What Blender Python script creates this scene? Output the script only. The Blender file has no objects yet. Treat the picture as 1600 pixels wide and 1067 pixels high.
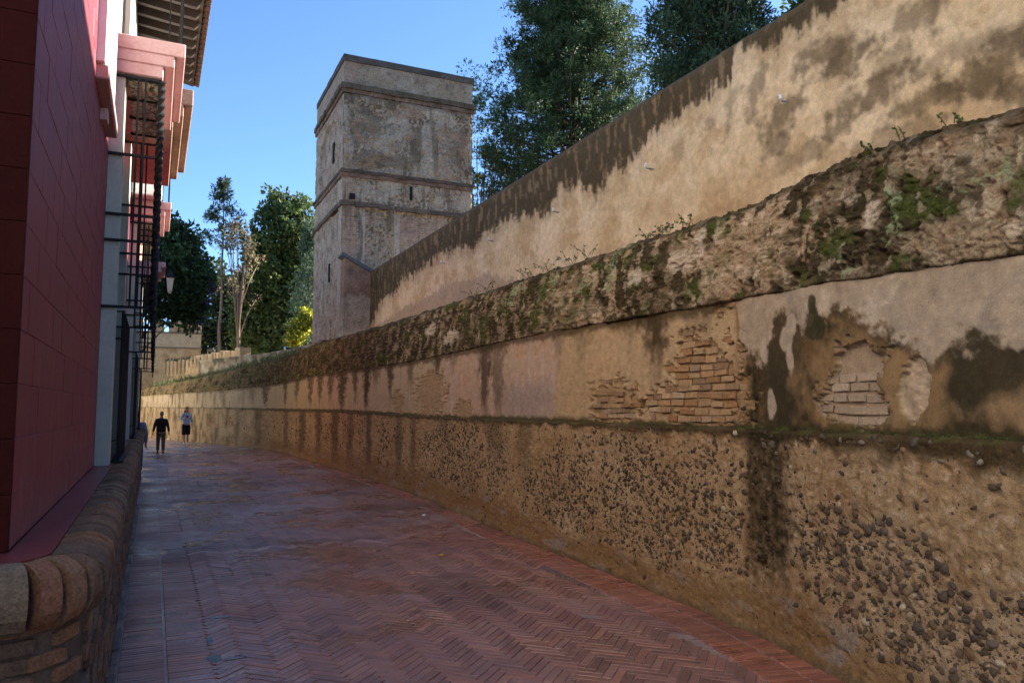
import bpy, bmesh, math, random
import numpy as np
from mathutils import Vector, Matrix

random.seed(7)
RNG = np.random.default_rng(11)
R = math.radians
SC = bpy.context.scene
COL = SC.collection

# ------------------------------------------------------------------ camera
cam_d = bpy.data.cameras.new('camera')
cam = bpy.data.objects.new('camera', cam_d)
COL.objects.link(cam)
cam.location = (0, 0, 1.75)
cam.rotation_euler = (R(90 + 4.9), 0, R(-25))
cam_d.sensor_width = 36.0
cam_d.lens = 36.0 * 1200 / 1600
cam_d.clip_start = 0.05
cam_d.clip_end = 2000
SC.camera = cam

# ------------------------------------------------------------------ light
SUN_EL, SUN_AZ = R(20.5), R(80)          # azimuth clockwise from +Y
world = bpy.data.worlds.new('World')
SC.world = world
world.use_nodes = True
wn = world.node_tree.nodes
wl = world.node_tree.links
bg = wn['Background']
sky = wn.new('ShaderNodeTexSky')
sky.sky_type = 'NISHITA'
sky.sun_disc = False
sky.sun_elevation = SUN_EL
sky.sun_rotation = SUN_AZ
sky.air_density = 0.8
sky.dust_density = 0.2
sky.ozone_density = 5.0
wl.new(sky.outputs[0], bg.inputs[0])
bg.inputs[1].default_value = 0.085
sun_d = bpy.data.lights.new('sun', 'SUN')
sun_d.energy = 5.0
sun_d.angle = R(0.5)
sun_d.color = (1.0, 0.925, 0.82)
sun = bpy.data.objects.new('sun', sun_d)
COL.objects.link(sun)
sdir = Vector((math.sin(SUN_AZ) * math.cos(SUN_EL), math.cos(SUN_AZ) * math.cos(SUN_EL), math.sin(SUN_EL)))
sun.rotation_euler = (-sdir).to_track_quat('-Z', 'Y').to_euler()
sun.location = (30, 10, 40)
SC.view_settings.view_transform = 'Standard'
SC.view_settings.look = 'None'
SC.view_settings.exposure = 2.1
SC.view_settings.gamma = 1.0
SC.view_settings.use_curve_mapping = False
SC.render.engine = 'CYCLES'
SC.cycles.use_denoising = True
SC.cycles.max_bounces = 8
SC.cycles.diffuse_bounces = 5
SC.cycles.transparent_max_bounces = 8

# ------------------------------------------------------------------ noise (numpy)
def _h(ix, iy, s):
    n = (ix.astype(np.int64) * 374761393 + iy.astype(np.int64) * 668265263 + s * 2147483647 + 1013904223) & 0xFFFFFFFF
    n = ((n ^ (n >> 13)) * 1274126177) & 0xFFFFFFFF
    n = ((n ^ (n >> 16)) * 2246822519) & 0xFFFFFFFF
    return ((n ^ (n >> 15)) & 0xFFFFFF) / float(0x1000000)

def noise(x, y, s=0):
    x = np.asarray(x, float); y = np.asarray(y, float)
    x, y = np.broadcast_arrays(x, y)
    ix = np.floor(x); iy = np.floor(y)
    fx = x - ix; fy = y - iy
    u = fx * fx * fx * (fx * (fx * 6 - 15) + 10); v = fy * fy * fy * (fy * (fy * 6 - 15) + 10)
    def g(a, b):
        t = _h(ix + a, iy + b, s) * 6.2831853
        return np.cos(t) * (fx - a) + np.sin(t) * (fy - b)
    n = (g(0, 0) * (1 - u) + g(1, 0) * u) * (1 - v) + (g(0, 1) * (1 - u) + g(1, 1) * u) * v
    return n * 1.5

def fbm(x, y, o=4, s=0, gain=.5):
    r = 0; a = 1; t = 0
    x = np.asarray(x, float); y = np.asarray(y, float)
    for k in range(o):
        r = r + a * noise(x, y, s + k * 17); t += a; a *= gain; x = x * 2.03 + 3.1; y = y * 2.03 + 1.7
    return r / t * 1.3

def worley(x, y, s=0):
    x = np.asarray(x, float); y = np.asarray(y, float)
    ix = np.floor(x); iy = np.floor(y)
    f1 = np.full(x.shape, 9.); f2 = np.full(x.shape, 9.); idh = np.zeros(x.shape)
    for a in (-1, 0, 1):
        for b in (-1, 0, 1):
            cx = ix + a; cy = iy + b
            px = cx + _h(cx, cy, s); py = cy + _h(cx, cy, s + 5)
            d = np.hypot(px - x, py - y)
            m = d < f1
            f2 = np.where(m, f1, np.minimum(f2, d))
            idh = np.where(m, _h(cx, cy, s + 9), idh)
            f1 = np.where(m, d, f1)
    return f1, f2, idh

def sstep(a, b, x):
    t = np.clip((x - a) / (b - a), 0, 1)
    return t * t * (3 - 2 * t)

def mixc(c, col, m):
    return c * (1 - m[..., None]) + np.array(col) * m[..., None]

# ------------------------------------------------------------------ mesh helpers
def tag(o, label=None, cat=None, group=None, kind=None):
    if label: o['label'] = label
    if cat: o['category'] = cat
    if group: o['group'] = group
    if kind: o['kind'] = kind
    return o

def empty(name, loc=(0, 0, 0), parent=None):
    o = bpy.data.objects.new(name, None)
    COL.objects.link(o)
    o.location = loc
    o.empty_display_size = .2
    if parent: o.parent = parent
    return o

def link(name, me, parent=None, mat=None):
    o = bpy.data.objects.new(name, me)
    COL.objects.link(o)
    if parent:
        o.parent = parent
        p = parent; off = Vector((0, 0, 0))
        while p: off += p.location; p = p.parent
        o.location = -off                       # geometry is written in world coordinates
    if mat is not None and len(me.materials) == 0: me.materials.append(mat)
    return o

def raw_mesh(name, V, F, mat=None, col=None, smooth=False):
    """V (n,3); F (m,k) int array with k = 3 or 4, or list of arrays"""
    V = np.ascontiguousarray(V, np.float32)
    Fs = F if isinstance(F, list) else [F]
    Fs = [np.asarray(f, np.int32) for f in Fs if len(f)]
    me = bpy.data.meshes.new(name)
    me.vertices.add(len(V)); me.vertices.foreach_set('co', V.ravel())
    idx = np.concatenate([f.ravel() for f in Fs])
    st = []; base = 0
    for f in Fs:
        st.append(base + np.arange(len(f)) * f.shape[1]); base += f.size
    st = np.concatenate(st).astype(np.int32)
    me.loops.add(len(idx)); me.loops.foreach_set('vertex_index', idx)
    me.polygons.add(len(st)); me.polygons.foreach_set('loop_start', st)
    me.polygons.foreach_set('use_smooth', np.full(len(st), smooth, bool))
    me.update(calc_edges=True)
    if col is not None:
        c = np.ones((len(V), 4), np.float32); c[:, :3] = col
        a = me.attributes.new('Col', 'FLOAT_COLOR', 'POINT'); a.data.foreach_set('color', c.ravel())
    if mat is not None: me.materials.append(mat)
    return me

def grid_mesh(name, P, C, mat):
    n, m = P.shape[:2]
    i = np.arange(n * m).reshape(n, m)
    F = np.stack([i[:-1, :-1], i[1:, :-1], i[1:, 1:], i[:-1, 1:]], -1).reshape(-1, 4)
    return raw_mesh(name, P.reshape(-1, 3), F, mat, np.clip(C.reshape(-1, 3), 0, 1), True)

class MB:
    """collects boxes, tubes and prisms into one mesh"""
    def __init__(s): s.v = []; s.f = []; s.n = 0
    def add(s, V, F):
        V = np.asarray(V, float).reshape(-1, 3)
        s.v.append(V); s.f += [tuple(i + s.n for i in f) for f in F]; s.n += len(V); return s
    def box(s, x0, x1, y0, y1, z0, z1, bev=0.0, M=None):
        if bev <= 0:
            V = [(x, y, z) for x in (x0, x1) for y in (y0, y1) for z in (z0, z1)]
            F = [(0, 1, 3, 2), (4, 6, 7, 5), (0, 4, 5, 1), (2, 3, 7, 6), (0, 2, 6, 4), (1, 5, 7, 3)]
        else:
            V, F = bevel_box(x1 - x0, y1 - y0, z1 - z0, bev)
            V = V + np.array([(x0 + x1) / 2, (y0 + y1) / 2, (z0 + z1) / 2])
        if M is not None: V = [M @ Vector(v) for v in V]
        return s.add(V, F)
    def tube(s, pts, rad, seg=8, caps=True, sq=False):
        pts = [Vector(p) for p in pts]
        rad = rad if isinstance(rad, (list, tuple)) else [rad] * len(pts)
        V = []; F = []
        ref = Vector((0, 0, 1))
        for i, p in enumerate(pts):
            d = (pts[min(i + 1, len(pts) - 1)] - pts[max(i - 1, 0)]).normalized()
            r = ref if abs(d.dot(ref)) < .95 else Vector((1, 0, 0))
            a = d.cross(r).normalized(); b = d.cross(a)
            for k in range(seg):
                t = 2 * math.pi * (k + (.5 if sq else 0)) / seg
                V.append(p + (a * math.cos(t) + b * math.sin(t)) * rad[i])
        for i in range(len(pts) - 1):
            for k in range(seg):
                F.append((i * seg + k, i * seg + (k + 1) % seg, (i + 1) * seg + (k + 1) % seg, (i + 1) * seg + k))
        if caps:
            F.append(tuple(range(seg))[::-1]); F.append(tuple((len(pts) - 1) * seg + k for k in range(seg)))
        return s.add(V, F)
    def prism(s, poly, axis, a, b):
        """poly: 2-D points; axis 'y': (x,z) extruded y a..b ; 'x': (y,z) ; 'z': (x,y)"""
        def P(u, v, w):
            return {'y': (u, w, v), 'x': (w, u, v), 'z': (u, v, w)}[axis]
        n = len(poly)
        V = [P(u, v, a) for u, v in poly] + [P(u, v, b) for u, v in poly]
        F = [tuple(range(n)), tuple(range(n, 2 * n))[::-1]] + [(i, (i + 1) % n, n + (i + 1) % n, n + i) for i in range(n)]
        return s.add(V, F)
    def mesh(s, name, mat=None, smooth=False):
        me = bpy.data.meshes.new(name)
        me.from_pydata([tuple(v) for v in np.concatenate(s.v)], [], s.f)
        bm = bmesh.new(); bm.from_mesh(me); bmesh.ops.recalc_face_normals(bm, faces=bm.faces); bm.to_mesh(me); bm.free()
        if smooth: me.polygons.foreach_set('use_smooth', np.full(len(me.polygons), True))
        me.update()
        if mat: me.materials.append(mat)
        return me
    def build(s, name, mat, parent=None, smooth=False):
        return link(name, s.mesh(name, mat, smooth), parent)

def bevel_box(lx, ly, lz, b):
    """box with chamfered edges, 24 verts"""
    hx, hy, hz = lx / 2, ly / 2, lz / 2
    b = min(b, hx * .9, hy * .9, hz * .9)
    V = []; ix = {}
    for sx in (-1, 1):
        for sy in (-1, 1):
            for sz in (-1, 1):
                for ax in range(3):
                    p = [sx * (hx - b), sy * (hy - b), sz * (hz - b)]
                    p[ax] = (sx * hx, sy * hy, sz * hz)[ax]
                    ix[(sx, sy, sz, ax)] = len(V); V.append(p)
    F = []
    def k(s3, ax): return ix[(s3[0], s3[1], s3[2], ax)]
    for ax in range(3):
        o = [i for i in range(3) if i != ax]
        for s in (-1, 1):
            q = []
            for a, c in ((-1, -1), (1, -1), (1, 1), (-1, 1)):
                t = [0, 0, 0]; t[ax] = s; t[o[0]] = a; t[o[1]] = c; q.append(k(t, ax))
            F.append(tuple(q))
        for a in (-1, 1):
            for c in (-1, 1):
                t0 = [0, 0, 0]; t1 = [0, 0, 0]
                t0[ax] = -1; t1[ax] = 1
                for t in (t0, t1): t[o[0]] = a; t[o[1]] = c
                F.append((k(t0, o[0]), k(t1, o[0]), k(t1, o[1]), k(t0, o[1])))
    for sx in (-1, 1):
        for sy in (-1, 1):
            for sz in (-1, 1):
                t = (sx, sy, sz); F.append((k(t, 0), k(t, 1), k(t, 2)))
    return np.array(V, float), F

def scatter(name, BV, BF, mats4, cols, mat, parent=None, smooth=False):
    """one merged mesh from many transformed copies (BV (k,3), BF list of faces all same length, mats4 (n,4,4), cols (n,3))"""
    n = len(mats4); k = len(BV)
    H = np.concatenate([BV, np.ones((k, 1))], 1)
    V = np.einsum('nij,kj->nki', mats4, H)[..., :3].reshape(-1, 3)
    groups = {}
    for f in BF: groups.setdefault(len(f), []).append(f)
    Fs = []
    for g in groups.values():
        g = np.array(g)
        Fs.append((g[None] + (np.arange(n) * k)[:, None, None]).reshape(-1, g.shape[1]))
    C = np.repeat(np.asarray(cols), k, axis=0)
    return link(name, raw_mesh(name, V, Fs, mat, C, smooth), parent)

def mat4(loc, rot=None, scale=(1, 1, 1)):
    M = Matrix.Translation(loc)
    if rot is not None: M = M @ rot.to_4x4()
    return np.array(M @ Matrix.Diagonal((*scale, 1)))

# ------------------------------------------------------------------ materials
def newmat(name):
    m = bpy.data.materials.new(name); m.use_nodes = True
    return m, m.node_tree.nodes, m.node_tree.links, m.node_tree.nodes['Principled BSDF']

def coords(N, L, scale=1.0, obj=False):
    g = N.new('ShaderNodeTexCoord') if obj else N.new('ShaderNodeNewGeometry')
    return g.outputs['Object'] if obj else g.outputs['Position']

def tex_noise(N, L, co, scale, detail=4, rough=.6):
    t = N.new('ShaderNodeTexNoise'); t.inputs['Scale'].default_value = scale
    t.inputs['Detail'].default_value = detail; t.inputs['Roughness'].default_value = rough
    L.new(co, t.inputs['Vector']); return t.outputs['Fac']

def ramp(N, L, fac, a, b, va=0.0, vb=1.0):
    r = N.new('ShaderNodeMapRange'); r.inputs['From Min'].default_value = a; r.inputs['From Max'].default_value = b
    r.inputs['To Min'].default_value = va; r.inputs['To Max'].default_value = vb
    L.new(fac, r.inputs['Value']); return r.outputs['Result']

def mul(N, L, c, fac):
    m = N.new('ShaderNodeMix'); m.data_type = 'RGBA'; m.blend_type = 'MULTIPLY'; m.inputs['Factor'].default_value = 1
    L.new(c, m.inputs['A']); L.new(fac, m.inputs['B']); return m.outputs['Result']

def mixn(N, L, a, b, fac):
    m = N.new('ShaderNodeMix'); m.data_type = 'RGBA'
    for s, v in (('A', a), ('B', b)):
        if isinstance(v, tuple): m.inputs[s].default_value = (*v, 1)
        else: L.new(v, m.inputs[s])
    L.new(fac, m.inputs['Factor']); return m.outputs['Result']

def bump(N, L, B, h, strength, dist):
    b = N.new('ShaderNodeBump'); b.inputs['Strength'].default_value = strength; b.inputs['Distance'].default_value = dist
    L.new(h, b.inputs['Height']); L.new(b.outputs[0], B.inputs['Normal'])

def attr_mat(name, fine=120, var=(.72, 1.25), rough=.9, bstr=.6, bdist=.004, mid=14, spec=.08, wet=None):
    """colour from the mesh, with fine grain and relief on top"""
    m, N, L, B = newmat(name)
    a = N.new('ShaderNodeAttribute'); a.attribute_name = 'Col'
    co = coords(N, L)
    n1 = tex_noise(N, L, co, fine, 5, .7); n2 = tex_noise(N, L, co, mid, 6, .65)
    c = mul(N, L, a.outputs['Color'], ramp(N, L, n1, .25, .75, *var))
    c = mul(N, L, c, ramp(N, L, n2, .28, .72, .78, 1.2))
    L.new(c, B.inputs['Base Color'])
    B.inputs['Roughness'].default_value = rough
    B.inputs['Specular IOR Level'].default_value = spec
    if wet:
        n3 = tex_noise(N, L, co, wet[2], 5, .6)
        L.new(ramp(N, L, n3, .36, .62, wet[0], wet[1]), B.inputs['Roughness'])
    mx = N.new('ShaderNodeMath'); mx.operation = 'ADD'; L.new(n1, mx.inputs[0]); L.new(n2, mx.inputs[1])
    bump(N, L, B, mx.outputs[0], bstr, bdist)
    return m

def paint(name, col, rough=.6, spec=.4, fine=60, var=(.85, 1.12), bdist=.002, dirt=None, big=1.2, metallic=0):
    m, N, L, B = newmat(name)
    co = coords(N, L)
    n1 = tex_noise(N, L, co, fine, 5, .65); n2 = tex_noise(N, L, co, big, 5, .6)
    rgb = N.new('ShaderNodeRGB'); rgb.outputs[0].default_value = (*col, 1)
    c = mul(N, L, rgb.outputs[0], ramp(N, L, n1, .3, .7, *var))
    c = mul(N, L, c, ramp(N, L, n2, .3, .7, .86, 1.1))
    if dirt:
        n3 = tex_noise(N, L, co, 3.5, 7, .7)
        c = mixn(N, L, c, dirt, ramp(N, L, n3, .52, .72, 0, .8))
    L.new(c, B.inputs['Base Color'])
    B.inputs['Roughness'].default_value = rough; B.inputs['Specular IOR Level'].default_value = spec
    B.inputs['Metallic'].default_value = metallic
    bump(N, L, B, n1, .5, bdist)
    return m

def leaf_mat(name, trans=.35, rough=.55):
    m, N, L, B = newmat(name)
    a = N.new('ShaderNodeAttribute'); a.attribute_name = 'Col'
    L.new(a.outputs['Color'], B.inputs['Base Color'])
    B.inputs['Roughness'].default_value = rough; B.inputs['Specular IOR Level'].default_value = .12
    t = N.new('ShaderNodeBsdfTranslucent'); L.new(a.outputs['Color'], t.inputs['Color'])
    mx = N.new('ShaderNodeMixShader'); mx.inputs[0].default_value = trans
    L.new(B.outputs[0], mx.inputs[1]); L.new(t.outputs[0], mx.inputs[2])
    L.new(mx.outputs[0], N['Material Output'].inputs['Surface'])
    return m

M_EARTH = attr_mat('rammed_earth', 120, (.55, 1.45), .95, 1.0, .008, 24)
M_PLASTER = attr_mat('old_plaster', 90, (.74, 1.24), .92, .8, .004, 13)
M_RUBBLE = attr_mat('mossy_rubble', 70, (.55, 1.45), .97, 1.0, .012, 18)
M_OCHRE = attr_mat('ochre_render', 60, (.78, 1.2), .93, .8, .006, 9)
M_PEBBLE = attr_mat('pebble_stone', 60, (.75, 1.25), .75, .4, .002, 25)
M_BRICK = attr_mat('old_brick', 110, (.7, 1.25), .92, .7, .003, 25)
M_PAVE = attr_mat('paving_brick', 90, (.7, 1.3), .55, .5, .0022, 5, spec=.5, wet=(.13, .55, .8))
M_MORTAR = attr_mat('paving_joint', 110, (.8, 1.2), .8, .7, .003, 6, spec=.45, wet=(.13, .62, .8))
M_COPING = attr_mat('coping_brick', 80, (.5, 1.5), .9, 1.0, .010, 14)
M_TOWER = attr_mat('tower_masonry', 18, (.5, 1.5), .95, 1.0, .05, 4)
M_LEAF = leaf_mat('leaf', .3)
M_LEAF_THIN = leaf_mat('thin_leaf', .5)
M_BARK = paint('bark', (.10, .075, .055), .95, .2, 25, (.6, 1.4), .02)
M_BARK_PALE = paint('pale_bark', (.17, .125, .095), .95, .2, 25, (.6, 1.4), .02)

# ------------------------------------------------------------------ ground
def ground_sheet():
    m = paint('bare_ground', (.16, .13, .09), .95, .2, 4, (.7, 1.3), .02)
    V = [(-300, -200, -.06), (300, -200, -.06), (300, 500, -.06), (-300, 500, -.06)]
    o = link('ground', raw_mesh('ground', np.array(V), np.array([[0, 1, 2, 3]]), m))
    tag(o, kind='structure')
ground_sheet()

# ------------------------------------------------------------------ the wall line on the right
PATH = np.array([(2.9, -16), (3.55, -3), (3.72, -1), (3.95, 2), (4.1, 3.67), (4.33, 4.9), (4.42, 6.5), (4.52, 9.64), (4.74, 13), (4.85, 15.4), (4.86, 19),
                 (4.77, 22.4), (4.65, 27), (4.42, 32), (3.3, 37.2), (1.75, 43), (.5, 47.3), (-.1, 50.3), (-2.6, 58)], float)
PM = np.gradient(PATH[:, 0], PATH[:, 1])
def wall_x(y):
    y = np.asarray(y, float); ys = PATH[:, 1]; xs = PATH[:, 0]
    i = np.clip(np.searchsorted(ys, y) - 1, 0, len(ys) - 2)
    h = ys[i + 1] - ys[i]; t = (y - ys[i]) / h
    return (2*t**3 - 3*t**2 + 1)*xs[i] + (t**3 - 2*t**2 + t)*h*PM[i] + (-2*t**3 + 3*t**2)*xs[i+1] + (t**3 - t**2)*h*PM[i+1]
def wall_n(y):
    d = (wall_x(np.asarray(y, float) + .05) - wall_x(np.asarray(y, float) - .05)) / .1
    l = np.sqrt(1 + d * d); return -1 / l, d / l
def wall_pt(y, z, off):
    nx, ny = wall_n(y)
    return np.stack(np.broadcast_arrays(wall_x(y) + nx * off, y + ny * off, z), -1)
def lin(y, pts):
    p = np.array(pts); return np.interp(y, p[:, 0], p[:, 1])
def Z1(y): return lin(y, [(-3, 1.58), (15, 1.58), (22, 1.65), (32, 1.66), (38, 1.72), (60, 1.78)])
def Z2(y): return lin(y, [(-3, 2.40), (2.4, 2.52), (4.9, 2.63), (8, 2.68), (16, 2.70), (26, 2.78), (31, 2.70), (38, 2.54), (48, 2.45), (60, 2.4)])
def ZT(y): return lin(y, [(-3, 3.2), (2.35, 3.34), (3.8, 3.46), (5.75, 3.46), (8.5, 3.52), (15.5, 3.72), (26.5, 3.85), (31, 3.74), (34.5, 3.65), (38.5, 3.44), (43, 3.21), (48, 3.0), (60, 2.8)])

def columns(y0=2.0, y1=58, k=.0076):
    ys = list(np.arange(-15.9, 1.4, .4)) + list(np.arange(1.4, y0, .12)); y = y0
    while y < y1:
        ys.append(y); D = y * .906 + 1.85
        y += min(.14, max(k, k * (D / 4.4) ** 2 * .9))
    ys.append(y1); return np.array(ys)
YC = columns()

def blob(Y, Z, cy, cz, ry, rz, w, soft=.28):
    r = np.hypot((Y - cy) / ry, (Z - cz) / rz) + w * .7
    return 1 - sstep(1 - soft, 1 + soft, r)

# ---- tier A: rammed earth full of pebbles
PEB_HOLE = []
def earth_off(Y, Z):
    n = fbm(Y * .9, Z * 1.1, 3, 1) * .022 + fbm(Y * 5, Z * 5, 4, 2) * .010 + fbm(Y * 22, Z * 22, 3, 3) * .0075 + fbm(Y * 60, Z * 60, 2, 9) * .003 - .012 * sstep(.25, .6, fbm(Y * 9, Z * 9, 3, 10))
    n = n - .02 * pebble_density(Y, Z)
    n = n + .03 * np.clip(1 - Z / .16, 0, 1) ** 2 * (1 + fbm(Y * 4, Z * 6, 2, 4))
    # a shallow vertical edge where two lifts of earth meet
    e = 4.93 + .04 * fbm(Z * 5, Z * 0 + 2, 3, 8)
    n = n + .022 * sstep(0, .03, Y - e) * (1 - sstep(5.2, 8, Y))
    n = n - .05 * blob(Y, Z, 4.70, .54, .05, .035, fbm(Y * 30, Z * 30, 2, 5), .4)
    cr = np.abs(Y - (3.22 + .03 * fbm(Z * 9, Z * 0, 3, 6)))
    n = n - .016 * (1 - sstep(.006, .022, cr)) * sstep(1.05, 1.15, Z) * (1 - sstep(1.42, 1.47, Z))
    return n
def pebble_density(Y, Z):
    n = fbm(Y * 1.7, Z * 1.9, 4, 31); n2 = fbm(Y * .6, Z * .8, 3, 33)
    d = .26 + .80 * n + .38 * n2
    w = fbm(Y * 4, Z * 4, 3, 32)
    for cy, cz, ry, rz, a in [(6.5, .86, 1.45, .50, .75), (5.5, .70, .75, .42, .4), (8.3, .75, .9, .45, .6), (12.3, .95, 1.9, .75, .9), (10.2, .95, .7, .4, .35), (3.25, .62, .85, .36, .75), (3.7, .95, .45, .30, .5),
                              (3.0, .35, .7, .25, .6), (2.5, .55, .45, .35, .55), (17.5, .9, .5, .7, .5), (19.5, .9, .4, .7, .6), (16, 1.0, .35, .6, .4), (26, .9, 3, .7, .4)]:
        d = d + a * blob(Y, Z, cy, cz, ry, rz, w, .5)
    for cy, cz, ry, rz, a in [(2.65, 1.0, .25, .3, .7), (3.3, 1.25, .5, .15, .6), (9.3, 1.2, .5, .35, .6), (4.6, .2, .6, .25, .8), (14.9, .9, .25, .8, .5), (18.5, .9, .35, .8, .6)]:
        d = d - a * blob(Y, Z, cy, cz, ry, rz, w, .5)
    lo = lin(Y, [(-3, .2), (2.7, .20), (3.6, .27), (4.25, .40), (5.4, .27), (7.8, .28), (10.7, .40), (14.5, .45), (30, .45), (60, .4)])
    d = d * sstep(lo - .1, lo + .10, Z + .10 * fbm(Y * 2.2, Z * 0, 3, 34))
    d = d * (1 - .7 * sstep(Z1(Y) - .14, Z1(Y) - .02, Z))
    return np.clip(d, 0, 1)
def earth_col(Y, Z):
    w = fbm(Y * 5, Z * 5, 4, 41); w2 = fbm(Y * 1.1, Z * 1.3, 4, 42); w3 = fbm(Y * 14, Z * 14, 3, 43)
    z1 = Z1(Y)
    far = sstep(30, 44, Y)
    c = np.zeros(Y.shape + (3,)) + np.array((.41, .265, .135))
    c = mixc(c, (.48, .34, .20), sstep(.0, .6, w2 + .4 * w))
    c = mixc(c, (.30, .165, .07), sstep(.1, .55, -w2 + .3 * w) * .8)
    wf = fbm(Y * 30, Z * 30, 3, 46)
    c = mixc(c, (.20, .115, .055), sstep(.12, .5, w3 + .5 * wf) * .55); c = mixc(c, (.56, .42, .28), sstep(.15, .5, -w3 + .5 * wf) * .5)
    pd = pebble_density(Y, Z)
    c = mixc(c, (.46, .315, .175), pd * .5)
    # foot of the wall: smooth brown skirt
    lo = lin(Y, [(-3, .25), (2.7, .25), (3.6, .30), (4.25, .42), (5.4, .27), (7.8, .28), (10.7, .45), (14.5, .5), (60, .5)])
    foot = 1 - sstep(lo - .12, lo + .10, Z + .12 * w)
    c = mixc(c, (.27, .155, .065), foot * .75)
    c = mixc(c, (.33, .26, .20), foot * sstep(.1, .5, fbm(Y * 2, Z * 5, 3, 44)) * .8)
    c = mixc(c, (.12, .085, .045), (1 - sstep(.0, .09, Z + .03 * w)) * .7)
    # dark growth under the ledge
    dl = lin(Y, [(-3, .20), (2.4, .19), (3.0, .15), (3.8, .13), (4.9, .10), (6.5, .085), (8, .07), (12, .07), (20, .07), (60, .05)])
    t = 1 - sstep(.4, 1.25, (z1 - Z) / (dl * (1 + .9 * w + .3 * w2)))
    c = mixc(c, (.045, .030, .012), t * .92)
    t2 = 1 - sstep(.2, 1.0, (z1 - Z) / (.40 * (1 + w2)))
    c = mixc(c, (.20, .125, .06), t2 * .35 * sstep(-.2, .4, w2))
    # broad dark run-off band
    b = sstep(4.14, 4.42, Y + .12 * w + .06 * w3) * (1 - sstep(4.78, 4.92, Y + .05 * w + .03 * w3)) * sstep(.25, .75, Z + .25 * w)
    c = mixc(c, (.042, .031, .014), b * np.clip(.86 + .3 * w3, 0, 1))
    for cy, wd, zb, a in [(9.3, .25, .8, .5), (10.4, .4, .9, .55), (13.1, .3, 1.0, .4), (15.2, .25, .4, .6), (16.3, .3, .3, .6), (18.8, .3, .3, .75), (20.6, .4, .3, .6), (22.3, .5, .2, .75), (24.5, .5, .2, .7), (27, .6, .2, .7), (30, .5, .2, .6), (34, .5, .2, .7), (36.5, .6, .2, .5)]:
        s = (1 - sstep(.5, 1.2, np.abs(Y - cy + .3 * wd * fbm(Y * 0 + cy, Z * 4, 3, 45)) / wd + .5 * w)) * sstep(zb - .3, zb + .5, Z + .3 * w)
        c = mixc(c, (.085, .062, .032), s * a)
    c = mixc(c, (.56, .40, .225), far * .75 * sstep(-.4, .4, w2 + .1)); c = mixc(c, (.12, .09, .055), far * .85 * sstep(-.05, .35, fbm(Y * 2.2, Z * .7, 4, 47)))
    g = 1 - sstep(0, .03, np.abs(z1 - Z - .005) + .012 * w3)
    c = mixc(c, (.10, .105, .03), g * .6 * sstep(-.1, .3, w))
    return c

# ---- tier B: plaster with lost patches where brick shows
def plaster_masks(Y, Z):
    w = fbm(Y * 6, Z * 6, 4, 51); ws = fbm(Y * 2.5, Z * 2.5, 3, 52)
    k = w * .9 + ws * .5 + fbm(Y * 20, Z * 20, 3, 72) * .5
    brick2 = np.maximum(np.maximum(blob(Y, Z, 5.45, 1.95, .52, .47, k, .05), blob(Y, Z, 6.0, 1.78, .62, .17, k, .05)), blob(Y, Z, 5.3, 1.75, .45, .16, k, .05))
    brick1 = blob(Y, Z, 7.05, 1.80, .58, .22, k, .07)
    hole3 = np.maximum(blob(Y, Z, 3.66, 1.80, .30, .18, k * .7, .05), blob(Y, Z, 3.60, 2.00, .24, .17, k, .05))
    hole4 = blob(Y, Z, 3.14, 1.85, .115, .185, k * .6, .06)
    stub = np.maximum(blob(Y, Z, 14.2, 2.0, 1.0, .42, k, .06), blob(Y, Z, 12.2, 1.72, .5, .14, k, .06))
    stub = np.maximum(stub, blob(Y, Z, 16.6, 1.85, .5, .25, k, .06))
    return brick2, brick1, hole3, hole4, stub
def ochre_zone(Y, Z):
    return sstep(4.95, 5.04, Y + .03 * fbm(Z * 9, Z * 0, 3, 53)) * (1 - sstep(8.24, 8.30, Y - .28 * (2.65 - Z) + .05 * fbm(Z * 5, Z * 0 + 4, 3, 54)))
def plaster_off(Y, Z):
    b2, b1, h3, h4, st = plaster_masks(Y, Z)
    n = fbm(Y * .8, Z * 1.2, 3, 55) * .016 + fbm(Y * 7, Z * 7, 4, 56) * .004 + fbm(Y * 30, Z * 30, 3, 57) * .0015
    oz = ochre_zone(Y, Z)
    n = n - .012 * oz + oz * fbm(Y * 13, Z * 13, 4, 58) * .007
    n = n - .034 * b2 - .022 * b1 - .040 * h3 - .030 * h4 - .024 * st
    n = n + st * fbm(Y * 16, Z * 16, 3, 59) * .01 + h4 * fbm(Y * 18, Z * 18, 3, 60) * .012 + .018 * h4 * (1 - np.clip(np.hypot((Y - 3.14) / .1, (Z - 1.85) / .16), 0, 1))
    cr = np.abs(fbm(Y * 2.2, Z * 1.6, 3, 61)); n = n - .006 * (1 - sstep(.0, .02, cr)) * sstep(0, .3, fbm(Y * .9, Z * .9, 2, 62))
    return n - .055
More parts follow.
